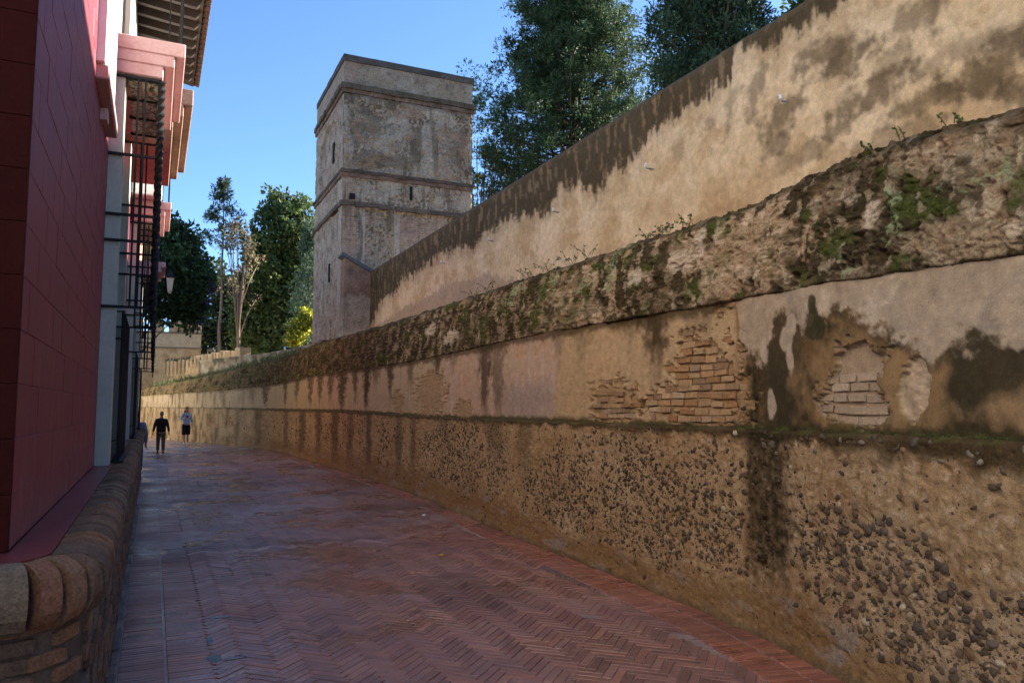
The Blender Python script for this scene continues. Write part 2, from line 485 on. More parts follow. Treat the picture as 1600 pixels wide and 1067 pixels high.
def plaster_col(Y, Z):
    b2, b1, h3, h4, st = plaster_masks(Y, Z)
    z1, z2 = Z1(Y), Z2(Y)
    w = fbm(Y * 6, Z * 5, 5, 63); w2 = fbm(Y * 1.3, Z * 1.3, 4, 64); w3 = fbm(Y * 16, Z * 16, 4, 65)
    streak = fbm(Y * 7, Z * .9, 4, 66)
    c = np.zeros(Y.shape + (3,)) + np.array((.46, .335, .205))
    # 4.95-8.3 ochre roughcast
    oz = ochre_zone(Y, Z)
    c = mixc(c, (.44, .30, .165), oz)
    c = mixc(c, (.47, .31, .17), oz * sstep(.0, .5, w2 + .4 * w) * .8)
    # 8.3-15 pinkish grey skim coat
    pk = sstep(8.22, 8.32, Y - .28 * (2.65 - Z) + .05 * fbm(Z * 5, Z * 0 + 4, 3, 54)) * (1 - sstep(12.5, 15, Y))
    c = mixc(c, (.46, .315, .215), pk)
    c = mixc(c, (.50, .38, .29), pk * sstep(.05, .5, streak) * .7)
    c = mixc(c, (.47, .27, .15), pk * sstep(.15, .5, fbm(Y * 3, Z * 3, 3, 67)) * .6)
    c = mixc(c, (.31, .235, .20), pk * blob(Y, Z, 9.3, 1.85, .9, .28, w, .5) * .7)
    # farther on: tan with streaks
    fr = sstep(12.5, 15, Y)
    c = mixc(c, (.46, .34, .215), fr * .8)
    c = mixc(c, (.36, .26, .16), fr * sstep(.1, .5, streak) * .7)
    # nearest: grey-white above, black-brown growth below with a scalloped border
    zb = lin(Y, [(-3, 2.0), (2.41, 2.06), (2.62, 2.13), (2.81, 2.14), (2.98, 2.02), (3.11, 2.11), (3.24, 2.20), (3.56, 2.31), (3.73, 2.46), (3.93, 2.37), (4.19, 2.36), (4.39, 2.50), (4.55, 2.34), (4.67, 2.12), (4.93, 2.26), (5.01, 2.58), (5.1, 2.75)])
    nr = 1 - sstep(4.97, 5.05, Y + .04 * w)
    up = sstep(-.07, .05, Z - zb + .12 * w + .10 * w3)
    gw = np.zeros(c.shape) + np.array((.40, .305, .205))
    gw = mixc(gw, (.49, .39, .275), sstep(0, .5, w2 + .3 * w)); gw = mixc(gw, (.33, .25, .165), sstep(.02, .06, fbm(Y * 2.2, Z * 2.6, 5, 73)) * .55); gw = mixc(gw, (.27, .22, .17), sstep(.25, .6, fbm(Y * 3.2, Z * 3.2, 4, 68)) * .8)
    dk = np.zeros(c.shape) + np.array((.135, .080, .036))
    dk = mixc(dk, (.040, .030, .013), sstep(-.15, .25, fbm(Y * 3.2, Z * 1.5, 4, 69) + .25 * w + .3 * w3)); dk = mixc(dk, (.040, .030, .013), (1 - sstep(.05, .30, Z - z1 + .2 * w)) * .8 * (1 - sstep(3.0, 3.3, Y) * .6))
    dk = mixc(dk, (.055, .042, .022), blob(Y, Z, 4.38, 1.98, .30, .42, w, .4) * .85)
    dk = mixc(dk, (.055, .042, .022), blob(Y, Z, 2.66, 1.92, .36, .26, w, .5) * .9)
    dk = mixc(dk, (.36, .22, .11), blob(Y, Z, 2.35, 1.72, .3, .10, w, .5) * .8)
    dk = mixc(dk, (.30, .185, .085), blob(Y, Z, 3.66, 1.9, .52, .36, w, .4) * .75)
    dk = mixc(dk, (.30, .185, .085), blob(Y, Z, 3.14, 1.85, .22, .27, w, .4) * .7)
    nc = dk * (1 - up[..., None]) + gw * up[..., None]
    rim = (1 - sstep(.0, .07, np.abs(Z - zb + .07 * w + .02 * w3 + .05))) * (1 - up)
    nc = mixc(nc, (.050, .036, .018), rim * .5)
    for cy, cz, ry, rz in [(4.33, 2.25, .07, .09), (4.30, 2.13, .05, .10), (4.55, 1.78, .05, .09), (4.27, 2.36, .06, .08), (4.62, 2.18, .05, .10)]:
        nc = mixc(nc, (.47, .37, .26), blob(Y, Z, cy, cz, ry, rz, w, .2) * .85)
    for cy, cz, ry, rz in [(4.03, 2.36, .09, .14), (3.93, 2.30, .06, .09), (4.02, 2.47, .05, .07)]:
        nc = mixc(nc, (.045, .042, .018), blob(Y, Z, cy, cz, ry, rz, w, .2) * .9)
    c = c * (1 - nr[..., None]) + nc * nr[..., None]
    c = mixc(c, (.40, .26, .13), blob(Y, Z, 5.0, 1.95, .13, .5, w, .5) * .7)
    # dark run-offs from the rubble above
    for cy, wd, zb2, a in [(6.25, .28, 2.12, .85), (6.75, .25, 2.45, .5), (5.5, .35, 2.42, .5), (7.8, .25, 2.3, .35), (8.35, .18, 2.4, .5), (11.0, .38, 1.7, .75), (10.4, .35, 1.62, .55), (13.7, .28, 2.35, .8), (12.7, .3, 2.4, .5), (15.6, .3, 2.2, .6), (17.2, .28, 2.0, .75), (18.4, .4, 2.3, .6),
                            (19.3, .4, 1.7, .85), (20.4, .35, 1.9, .7), (21.8, .6, 1.7, .8), (23.2, .5, 2.0, .7), (24.6, .5, 1.9, .7), (26.0, .5, 1.8, .7), (28.3, .6, 2.0, .65), (30.5, .4, 1.8, .7), (33.4, .5, 1.8, .8), (35.0, .6, 2.0, .5), (38.6, .5, 1.8, .7), (41, .5, 2.0, .5)]:
        xx = np.abs(Y - cy + .25 * wd * fbm(Y * 0 + cy, Z * 4, 3, 70)) / wd
        xx = xx / np.clip(.45 + .75 * (Z - zb2) / (z2 - zb2), .35, 1.3)
        s = (1 - sstep(.3, 1.25, xx + .8 * w + .3 * w3)) * sstep(zb2 - .3, zb2 + .3, Z + .25 * w)
        c = mixc(c, (.062, .043, .020), np.clip(s * a * 1.15, 0, 1))
    tdk = 1 - sstep(.3, 1.2, (z2 - Z) / (.09 * (1 + .9 * w + .6 * streak)))
    c = mixc(c, (.06, .043, .02), tdk * .8 * sstep(4.9, 5.3, Y))
    bdk = 1 - sstep(.2, 1.1, (Z - z1) / (.07 * (1 + .8 * w)))
    c = mixc(c, (.045, .036, .015), bdk * .9)
    gm = 1 - sstep(0, .05, np.abs(Z - z1) + .03 * w3); c = mixc(c, (.11, .12, .035), gm * .5 * sstep(-.2, .2, w))
    # bared core
    c = mixc(c, (.34, .22, .115), np.clip(b2 + b1, 0, 1) * .95)
    c = mixc(c, (.36, .26, .165), np.clip(h3, 0, 1) * .95)
    c = mixc(c, (.46, .335, .21), h4); c = mixc(c, (.36, .235, .13), st * .9)
    far = sstep(30, 44, Y); c = mixc(c, (.62, .46, .275), far * .7 * sstep(-.6, .2, w2 + .2)); c = mixc(c, (.13, .10, .06), far * .8 * sstep(.0, .4, fbm(Y * 2.4, Z * .6, 4, 71)))
    return c

# ---- tier C: rough mossy rubble
def rubble_off(Y, Z):
    f1, f2, i1 = worley(Y * 5.2 + .5 * noise(Y * 4, Z * 4, 81), Z * 6.5 + .5 * noise(Y * 4, Z * 4, 82), 83)
    g1, g2, i2 = worley(Y * 14, Z * 16, 84)
    wx = Y + .03 * fbm(Y * 5, Z * 5, 3, 88); wz = Z + .03 * fbm(Y * 5, Z * 5, 3, 89)
    e1, e2, ie = worley(wx * 9 + .6 * noise(Y * 20, Z * 20, 105), wz * 11 + .6 * noise(Y * 20, Z * 20, 106), 107)
    rid = 1 - np.abs(fbm(wx * 4.5, wz * 5.5, 4, 90)) * 2
    n = fbm(Y * 1.3, Z * 1.5, 3, 85) * .035 + (.5 - f1) * .018 * (i1 > .4) + rid * .008 + (ie - .5) * .034 * sstep(.0, .25, e2 - e1) + fbm(wx * 8, wz * 8, 4, 86) * .028 + fbm(Y * 34, Z * 34, 3, 87) * .012
    n = n - .030 * sstep(.2, .55, fbm(wx * 7, wz * 8, 3, 96)) + .022 * (.42 - g1) * (i2 > .72)
    return n
def rubble_col(Y, Z):
    z2, zt = Z2(Y), ZT(Y)
    w = fbm(Y * 6, Z * 6, 5, 91); w2 = fbm(Y * 1.6, Z * 2.0, 4, 92); w3 = fbm(Y * 18, Z * 18, 4, 93); mid = fbm(Y * 3.3, Z * 2.6, 5, 94)
    f1, f2, i1 = worley(Y * 5.2 + .5 * noise(Y * 4, Z * 4, 81), Z * 6.5 + .5 * noise(Y * 4, Z * 4, 82), 83)
    c = np.zeros(Y.shape + (3,)) + np.array((.38, .275, .165))
    c = mixc(c, (.52, .395, .255), sstep(-.1, .4, fbm(Y * 4, Z * 4, 4, 102)) * .7); c = mixc(c, (.36, .21, .115), sstep(.1, .4, fbm(Y * 5 + 9, Z * 5, 4, 103)) * .6)
    dark = sstep(-.16, .16, mid * 1.1 + .7 * w + .6 * w3 + .17)
    for cy, cz, ry, rz, a in [(4.06, 2.68, .35, .12, .8), (6.19, 2.85, .5, .3, .6), (3.26, 2.80, .4, .3, .7), (3.7, 3.3, .4, .15, .8), (3.0, 3.15, .8, .25, .5), (9.5, 3.2, 1.2, .3, .5), (12.2, 3.0, 1.5, .3, .6), (10.5, 2.95, 1, .3, .5)]:
        dark = np.maximum(dark, a * blob(Y, Z, cy, cz, ry, rz, w, .5))
    for cy, cz, ry, rz, a in [(5.05, 3.02, .55, .32, .9), (4.5, 2.95, .35, .22, .7), (5.85, 3.2, .25, .16, .8), (3.85, 3.20, .22, .14, .5), (2.85, 3.25, .4, .10, .7), (2.45, 3.05, .3, .2, .6), (3.42, 2.95, .1, .09, .8), (2.75, 2.72, .4, .12, .7), (8.2, 3.2, .5, .18, .6), (8.0, 2.85, .8, .15, .5), (5.1, 2.75, .3, .12, .7)]:
        dark = dark * (1 - a * blob(Y, Z, cy, cz, ry, rz, w, .4))
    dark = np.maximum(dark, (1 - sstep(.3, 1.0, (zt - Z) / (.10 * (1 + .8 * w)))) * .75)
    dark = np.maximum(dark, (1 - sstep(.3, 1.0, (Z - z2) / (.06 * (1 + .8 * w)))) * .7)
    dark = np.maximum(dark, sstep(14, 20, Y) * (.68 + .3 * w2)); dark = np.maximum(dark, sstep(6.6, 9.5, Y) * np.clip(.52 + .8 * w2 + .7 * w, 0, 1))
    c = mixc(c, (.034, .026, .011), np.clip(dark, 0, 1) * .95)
    c = mixc(c, (.16, .10, .05), sstep(.1, .4, w3) * .35)
    c = mixc(c, (.070, .088, .020), sstep(.14, .45, fbm(Y * 2.4 + 4, Z * 2.6, 4, 74) + .4 * w) * np.clip(dark + .15, 0, 1) * .8)
    # lime crust showing through
    li = sstep(.30, .5, fbm(Y * 8, Z * 5, 4, 95)) * (1 - sstep(13, 18, Y))
    c = mixc(c, (.58, .46, .31), li * .7 * (1 - .4 * dark))
    for cy, cz, ry, rz in [(5.85, 3.17, .16, .13), (5.55, 3.22, .06, .2), (3.42, 2.97, .06, .08), (6.6, 3.1, .14, .1), (14.2, 3.3, .3, .16), (12.9, 3.0, .4, .12)]:
        c = mixc(c, (.53, .43, .31), blob(Y, Z, cy, cz, ry, rz, w * 1.6, .25) * .85)
    for cy, cz, ry, rz in [(7.16, 3.38, .10, .13), (7.24, 3.19, .12, .12), (3.25, 3.02, .06, .09), (3.22, 2.87, .06, .08), (2.64, 2.98, .09, .04), (2.53, 3.0, .06, .05), (2.9, 2.97, .04, .04), (8.6, 3.32, .15, .12), (7.8, 3.2, .1, .1), (9.9, 3.35, .2, .12), (4.17, 2.62, .04, .06), (3.62, 2.66, .03, .05)]:
        c = mixc(c, (.26, .31, .155), blob(Y, Z, cy, cz, ry, rz, w * 2.2 + w3 * 1.6, .3) * sstep(-.15, .15, fbm(Y * 30, Z * 16, 3, 104)) * .8)
    far = sstep(30, 44, Y); c = mixc(c, (.48, .33, .15), far * .5 * sstep(-.3, .5, w2 + .1))
    return c

def build_lower_wall():
    root = empty('boundary_wall', (4.4, 8, 0))
    tag(root, 'long weathered wall of pebbly earth, stained plaster and mossy rubble beside the street', 'wall')
    Yc = YC
    # A
    nv = 175
    v = np.linspace(0, 1, nv)
    Y, Vv = np.meshgrid(Yc, v, indexing='ij')
    z1 = Z1(Y); Z = -.08 + (z1 + .08) * Vv
    off = earth_off(Y, Z)
    off = off - .03 * sstep(.985, 1, Vv) * (1 + fbm(Y * 9, Y * 0, 3, 96))
    Zt = Z + .012 * fbm(Y * 3, Y * 0 + 1, 3, 97) * Vv ** 8
    P = wall_pt(Y, Zt, off); C = earth_col(Y, Z)
    ed = P[:, -1:]; ec = C[:, -1:]
    caps = []
    for k, o in enumerate((-.05, -.10, -.16)):
        yy = Yc[:, None]; caps.append(wall_pt(yy, Zt[:, -1:] + .004 * (k + 1), off[:, -1:] * 0 + o))
    P = np.concatenate([P] + caps, 1); C = np.concatenate([C] + [ec * .8] * 3, 1)
    A = link('rammed_earth_base', grid_mesh('rammed_earth_base', P, C, M_EARTH), root)
    # B
    nv = 130
    v = np.linspace(0, 1, nv)
    Y, Vv = np.meshgrid(Yc, v, indexing='ij')
    Z = (Z1(Y) - .02) + (Z2(Y) - Z1(Y) + .05) * Vv
    B = link('plaster_band', grid_mesh('plaster_band', wall_pt(Y, Z, plaster_off(Y, Z)), plaster_col(Y, Z), M_PLASTER), root)
    # C
    nv = 130
    v = np.linspace(0, 1, nv)
    Y, Vv = np.meshgrid(Yc, v, indexing='ij')
    z2 = Z2(Y) + .02 * fbm(Y * 2.2, Y * 0 + 3, 4, 98); zt = ZT(Y) + .03 * fbm(Y * 1.1, Y * 0 + 7, 3, 99)
    Z = z2 + (zt - z2) * Vv
    off = rubble_off(Y, Z) * (.35 + .65 * sstep(0, .1, Vv)) - .038 - .13 * Vv ** 2 - .05 * sstep(.93, 1, Vv) ** 2 - .04 * (1 - sstep(0, .03, Vv))
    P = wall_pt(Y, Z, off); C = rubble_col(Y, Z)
    caps = []; cc = []
    for k, (o, dz) in enumerate(((-.22, .02), (-.30, .03), (-.45, .035), (-.7, .03), (-1.4, .0), (-2.6, -.05))):
        yy = Yc[:, None]
        zz = zt[:, -1:] + dz + .035 * fbm(yy * 6, yy * 0 + k, 3, 100) + .02 * fbm(yy * 22, yy * 0 + k, 2, 101)
        caps.append(wall_pt(yy, zz, 0 * yy + o)); cc.append(C[:, -1:] * .9)
    P = np.concatenate([P] + caps, 1); C = np.concatenate([C] + cc, 1)
    Cc = link('rubble_top', grid_mesh('rubble_top', P, C, M_RUBBLE), root)
    return root, A, B, Cc
WALL, TIER_A, TIER_B, TIER_C = build_lower_wall()

# ------------------------------------------------------------------ pebbles in the earth wall
def frame_at(y):
    nx, ny = wall_n(y); n = Vector((float(nx), float(ny), 0)); t = Vector((n.y, -n.x, 0))  # t runs towards +Y
    if t.y < 0: t = -t
    return Matrix((t, Vector((0, 0, 1)), n)).transposed()      # local x along, y up, z out of the wall

def ico(sub, seed, rough=.34):
    bm = bmesh.new(); bmesh.ops.create_icosphere(bm, subdivisions=sub, radius=1)
    r = np.random.default_rng(seed)
    fl = r.normal(size=(4, 3)); fl /= np.linalg.norm(fl, axis=1)[:, None]
    for v in bm.verts:
        d = np.array(v.co); k = 1 - rough * max(0, (fl @ d).max() - .6) * 2 + r.uniform(-.04, .04); v.co = Vector(d * k)
    V = np.array([v.co[:] for v in bm.verts]); F = [tuple(x.index for x in f.verts) for f in bm.faces]; bm.free()
    return V, F

PEB_COL = np.array([(.070, .052, .036), (.055, .046, .038), (.095, .066, .042), (.15, .10, .058), (.24, .155, .085), (.10, .082, .066), (.36, .27, .17), (.46, .37, .26), (.19, .10, .052)])
PEB_P = np.array([.22, .17, .18, .12, .09, .10, .05, .02, .05])

def build_pebbles():
    items = []
    rng = np.random.default_rng(5)
    def throw(y0, y1, n, smin, smax, pw):
        ys = rng.uniform(y0, y1, n); zs = rng.uniform(.10, 1.56, n)
        keep = rng.uniform(0, 1, n) < pebble_density(ys, zs) ** 1.5 * .9 + .035
        ys, zs = ys[keep], zs[keep]
        s = smin + (smax - smin) * rng.uniform(0, 1, len(ys)) ** pw
        return np.stack([ys, zs, s], 1)
    near = np.concatenate([throw(2.1, 5.2, 10500, .006, .037, 3.0), throw(5.2, 9.5, 12500, .007, .034, 2.4), throw(9.5, 15.5, 9500, .009, .034, 1.9), throw(15.5, 24, 4200, .016, .042, 1.4), throw(24, 38, 2600, .02, .05, 1.3)])
    # pale stones along the ledge
    e = rng.uniform(0, 1, (26, 3)); led = np.stack([2.2 + 2.9 * e[:, 0] ** 1.3, 1.44 + .11 * e[:, 1], .014 + .022 * e[:, 2]], 1)
    allp = np.concatenate([near, led]); ledge_from = len(near)
    off = earth_off(allp[:, 0], allp[:, 1])
    ci = rng.choice(len(PEB_COL), len(allp), p=PEB_P)
    D = allp[:, 0] * .906 + 1.85
    vis = (allp[:, 0] > 2.35)
    app = np.where(vis, allp[:, 2] / D, 0)
    order = np.argsort(-app); own = set(order[:300].tolist())
    shapes = [ico(1, k) for k in range(6)]
    hi = [ico(2, 20 + k) for k in range(6)]
    lo = [ico(1, 40)]
    meshes = {}
    groups = {}
    for i, (y, z, s) in enumerate(allp):
        Fm = frame_at(y)
        asp = rng.uniform(.42, .9); flat = rng.uniform(.45, .8)
        rot = Fm @ Matrix.Rotation(rng.normal(.25, .9), 3, 'Z') @ Matrix.Rotation(rng.uniform(-.5, .5), 3, 'X') @ Matrix.Rotation(rng.uniform(-.4, .4), 3, 'Y')
        p = wall_pt(np.array(y), np.array(z), np.array(off[i] + s * rng.uniform(-.6, .12)))
        c = PEB_COL[ci[i]] * rng.uniform(.75, 1.25) * .82 + np.array((.40, .27, .15)) * .10
        if i >= ledge_from: c = np.array((.22, .18, .13)) * rng.uniform(.4, 1.25)
        if 4.25 < y < 4.85 and z > .5: c = c * .65
        sc = (s * 1.15, s * asp * 1.1, s * flat)
        if i in own:
            sh = int(rng.integers(6)); key = (sh, int(ci[i]), i >= ledge_from)
            if key not in meshes:
                V, F = hi[sh]; meshes[key] = raw_mesh('pebble', V, np.array(F), M_PEBBLE, np.tile(c, (len(V), 1)), True)
            o = bpy.data.objects.new('pebble', meshes[key]); COL.objects.link(o)
            o.parent = TIER_A; o.matrix_world = Matrix(mat4(Vector(p), rot, sc).tolist())
            o.matrix_parent_inverse = Matrix()
        else:
            g = (int(rng.integers(6)) if y < 14 else 9)
            groups.setdefault(g, []).append((mat4(Vector(p), rot, sc), c))
    Vall = []; Fall = []; Call = []; n = 0
    for g, L in groups.items():
        V, F = shapes[g] if g < 9 else lo[0]
        Ms = np.array([a for a, b in L]); cs = np.array([b for a, b in L])
        W = np.einsum('nij,kj->nki', Ms, np.concatenate([V, np.ones((len(V), 1))], 1))[..., :3].reshape(-1, 3)
        Fa = (np.array(F)[None] + (np.arange(len(Ms)) * len(V))[:, None, None]).reshape(-1, 3) + n
        Vall.append(W); Fall.append(Fa); Call.append(np.repeat(cs, len(V), 0)); n += len(W)
    o = link('pebble_scatter', raw_mesh('pebble_scatter', np.concatenate(Vall), np.concatenate(Fall), M_PEBBLE, np.concatenate(Call), True), TIER_A)
    o['kind'] = 'stuff'
build_pebbles()

def brick_shape(lx, ly, lz, b, seed, jit=.0025):
    V, F = bevel_box(lx, ly, lz, b)
    r = np.random.default_rng(seed); V = V + r.uniform(-jit, jit, V.shape)
    return V, F

def own_objects(name, parent, mats, meshes, pick):
    for M, k in zip(mats, pick):
        o = bpy.data.objects.new(name, meshes[k]); COL.objects.link(o); o.parent = parent; o.matrix_world = Matrix(M.tolist())

# bricks laid bare where the plaster fell
def build_wall_bricks():
    rng = np.random.default_rng(8)
    cols = [(.42, .27, .14), (.36, .215, .11), (.46, .31, .17), (.33, .18, .085), (.40, .285, .18), (.30, .19, .11)]
    variants = []
    for k in range(12):
        V, F = brick_shape(1, 1, 1, .045, 60 + k, .06)
        variants.append((V, F))
    meshes = {}
    ms = []; pk = []
    def course(y0, y1, z0, z1, which, L, h, pale=0, jitter=.004, drop=0):
        z = z0; row = 0
        while z < z1:
            y = y0 + (L / 2 if row % 2 else 0) + rng.uniform(-.04, .04)
            while y < y1:
                l = L * rng.uniform(.72, 1.08) - .012
                cy = y + l / 2; hh = (h - .015) * rng.uniform(.85, 1.08)
                cz = z + h / 2 + .012 * math.sin(cy * 3 + row)
                m = plaster_masks(np.array(cy), np.array(cz))[which]
                if m > .6 and rng.uniform() > drop:
                    Fm = frame_at(cy); o = plaster_off(np.array(cy), np.array(cz))
                    ci = int(rng.integers(6)); key = (int(rng.integers(12)), ci, pale)
                    if key not in meshes:
                        V, F = variants[key[0]]; c = np.array(cols[ci]) * (1 - pale) + np.array((.42, .32, .22)) * pale
                        me = bpy.data.meshes.new('brick'); me.from_pydata([tuple(v) for v in V], [], F)
                        cc = np.ones((len(V), 4), np.float32); cc[:, :3] = c * rng.uniform(.85, 1.15)
                        me.attributes.new('Col', 'FLOAT_COLOR', 'POINT').data.foreach_set('color', cc.ravel()); me.materials.append(M_BRICK)
                        meshes[key] = me
                    d = .05
                    M = mat4(Vector(wall_pt(np.array(cy), np.array(cz), o - .004 + rng.uniform(-.010, .008))), Fm @ Matrix.Rotation(rng.normal(0, .02), 3, 'Z'), (l, hh, d))
                    ob = bpy.data.objects.new('brick', meshes[key]); COL.objects.link(ob); ob.parent = TIER_B; ob.matrix_world = Matrix(M.tolist())
                y += l + .016 * rng.uniform(.6, 1.5)
            z += h; row += 1
    course(4.85, 6.8, 1.62, 2.46, 0, .20, .066)
    course(6.3, 7.8, 1.62, 2.06, 1, .21, .062, 0, .004, .25)
    course(3.3, 4.05, 1.64, 1.96, 2, .17, .066, .8)
build_wall_bricks()

# ------------------------------------------------------------------ upper ochre wall
UX, UTOP = 7.8, 7.26
def build_upper_wall():
    ys = [-4.0]
    while ys[-1] < 31.2:
        y = ys[-1]; D = max(2, y) * .906 + 3.3
        ys.append(y + min(.10, max(.016, .016 * (D / 8) ** 2)) * (4 if y < 3.5 else 1))
    ys = np.array(ys); nz = 165
    zb = 3.0
    v = np.linspace(0, 1, nz) ** .85
    Y, V = np.meshgrid(ys, v, indexing='ij'); top = UTOP + .02 * fbm(Y * .7, Y * 0, 3, 110) + .012 * fbm(Y * 5, Y * 0, 3, 111); Z = zb + (top - zb) * V
    w = fbm(Y * 3, Z * 3, 5, 112); w2 = fbm(Y * .7, Z * .9, 4, 113); w3 = fbm(Y * 9, Z * 9, 4, 114); streak = fbm(Y * 4.5, Z * .6, 4, 115)
    off = fbm(Y * .5, Z * .7, 3, 116) * .04 + fbm(Y * 3, Z * 3, 4, 117) * .010 + fbm(Y * 15, Z * 15, 3, 118) * .003
    off = off + .03 * sstep(top - .30, top - .22, Z + .05 * w) * (1 - sstep(8.6, 9.0, Y)) * 0 - .05 * sstep(.985, 1, V)
    # hump where the plaster changes at y = 8.9
    off = off - .03 * sstep(8.75, 8.95, Y + .1 * w)
    C = np.zeros(Y.shape + (3,)) + np.array((.62, .435, .235))
    C = mixc(C, (.71, .52, .31), sstep(0, .5, w2 + .3 * streak) * .7)
    C = mixc(C, (.50, .31, .145), sstep(.1, .5, -w2 + .3 * w) * .6)
    pe = fbm(Y * 1.1, Z * 1.3, 5, 108); C = mixc(C, (.75, .55, .33), sstep(.16, .20, pe) * .5); C = mixc(C, (.47, .30, .145), sstep(.20, .25, -pe) * .55)
    off = off + .008 * sstep(.16, .19, pe) - .006 * sstep(.20, .23, -pe)
    le = lin(Y, [(-4, 6.75), (7.46, 6.80), (8.06, 6.86), (8.75, 7.02), (8.86, 6.62), (9.48, 6.55), (10.14, 6.57), (10.87, 6.47), (11.47, 6.2), (12.58, 6.0), (13.58, 6.33), (14.72, 6.1), (16.0, 6.22), (17.5, 6.2), (19.2, 6.08), (21.2, 6.3), (23.6, 6.2), (26.5, 5.95), (29.1, 5.55), (31, 4.6)])
    d = Z - le + .32 * fbm(Y * .8, Y * 0 + 2, 3, 120) * sstep(9, 10, Y) + .16 * fbm(Y * 11, Z * .9, 3, 109) + .20 * streak + .20 * w + .10 * w3 - .08
    dark = sstep(-.09, .10, d)
    C = mixc(C, (.33, .205, .10), (1 - sstep(.0, .35, np.abs(d + .12))) * .35)
    C = mixc(C, (.048, .033, .015), dark * .94)
    C = mixc(C, (.26, .165, .08), dark * sstep(.14, .42, fbm(Y * 6, Z * 1.5, 4, 119) + .2 * w3) * .7)
    for cy, cz, ry, rz, a in [(7.04, 6.34, .45, .22, .75), (6.7, 6.12, .35, .2, .8), (7.85, 5.8, .38, .20, .75), (6.35, 5.55, .5, .18, .8), (5.75, 5.2, .45, .13, .75), (6.9, 5.28, .3, .13, .7), (7.5, 5.12, .5, .16, .5), (8.0, 5.4, .25, .14, .65), (4.85, 5.25, .5, .28, .85), (4.3, 5.0, .6, .3, .8),
                            (8.35, 6.25, .16, .35, .6), (5.25, 5.6, .6, .14, .45), (5.8, 6.2, .35, .2, .6), (5.2, 6.4, .3, .2, .5), (8.9, 6.2, .14, .3, .5), (9.35, 6.2, .2, .12, .5), (6.1, 4.9, .8, .16, .5), (10.2, 6.1, .2, .18, .4), (6.0, 5.85, .3, .2, .4)]:
        m = blob(Y + .35 * (Z - cz), Z, cy, cz, ry, rz, w * 1.5 + w3 * .7, .55)
        C = mixc(C, (.13, .088, .046), m * a)
    # bare lower lip in the distance, with a ragged upper edge
    lo = lin(Y, [(14, 4.4), (15.5, 4.75), (17.1, 4.9), (18.3, 5.3), (19.5, 5.25), (21.2, 5.45), (23, 5.3), (27, 5.1), (31, 4.8)])
    lp = sstep(-.03, .03, lo - Z + .18 * streak + .10 * w) * sstep(14, 15.5, Y)
    C = mixc(C, (.40, .28, .17), lp * .75)
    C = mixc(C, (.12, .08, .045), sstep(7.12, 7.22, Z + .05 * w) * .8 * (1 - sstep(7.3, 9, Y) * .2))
    C = mixc(C, (.44, .27, .13), blob(Y, Z, 9.0, 4.75, .7, .12, w, .4) * .7)
    P = np.stack([UX - off, Y, Z], -1)
    yy = ys[:, None]
    caps = [np.stack([0 * yy + UX + o, yy, top[:, -1:] + dz], -1) for o, dz in ((.08, .02), (.3, .05), (.55, .02), (.6, -.1), (.6, -4.2))]
    cc = [C[:, -1:] for _ in caps]
    P = np.concatenate([P] + caps, 1); C = np.concatenate([C] + cc, 1)
    root = empty('garden_wall', (UX, 12, 0))
    tag(root, 'tall ochre plastered wall with a blackened top rising behind the rubble wall', 'wall')
    link('plaster_face', grid_mesh('plaster_face', P, C, M_OCHRE), root)
    return root
build_upper_wall()

M_CERAMIC = paint('white_ceramic', (.75, .74, .70), .3, .5)
M_STEEL = paint('zinc_steel', (.35, .35, .34), .45, .5, metallic=.8)
def build_insulators():
    where = ['highest of the row, near the dark smudges', 'second from the right', 'third from the right', 'fourth from the right', 'fifth from the right, near the tower']
    for k, (y, z) in enumerate([(7.72, 5.95), (10.92, 5.92), (14.37, 5.95), (17.90, 6.02), (21.5, 6.05)]):
        r = empty('wire_insulator', (UX, y, z)); tag(r, 'small white wire insulator on the ochre wall, ' + where[k], 'insulator', 'insulators along the ochre wall')
        MB().tube([(UX + .05, y, z), (UX - .12, y, z), (UX - .12, y, z + .03)], .012, 6).build('pin', M_STEEL, r)
        V = [(UX - .12, y, z + dz) for dz in (.02, .03, .045, .05, .065, .075, .09)]
        MB().tube(V, [.012, .032, .032, .018, .018, .03, .012], 10).build('knob', M_CERAMIC, r, True)
        MB().box(UX - .03, UX - .018, y - .02, y + .02, z - .02, z + .02).build('plate', M_STEEL, r)
build_insulators()

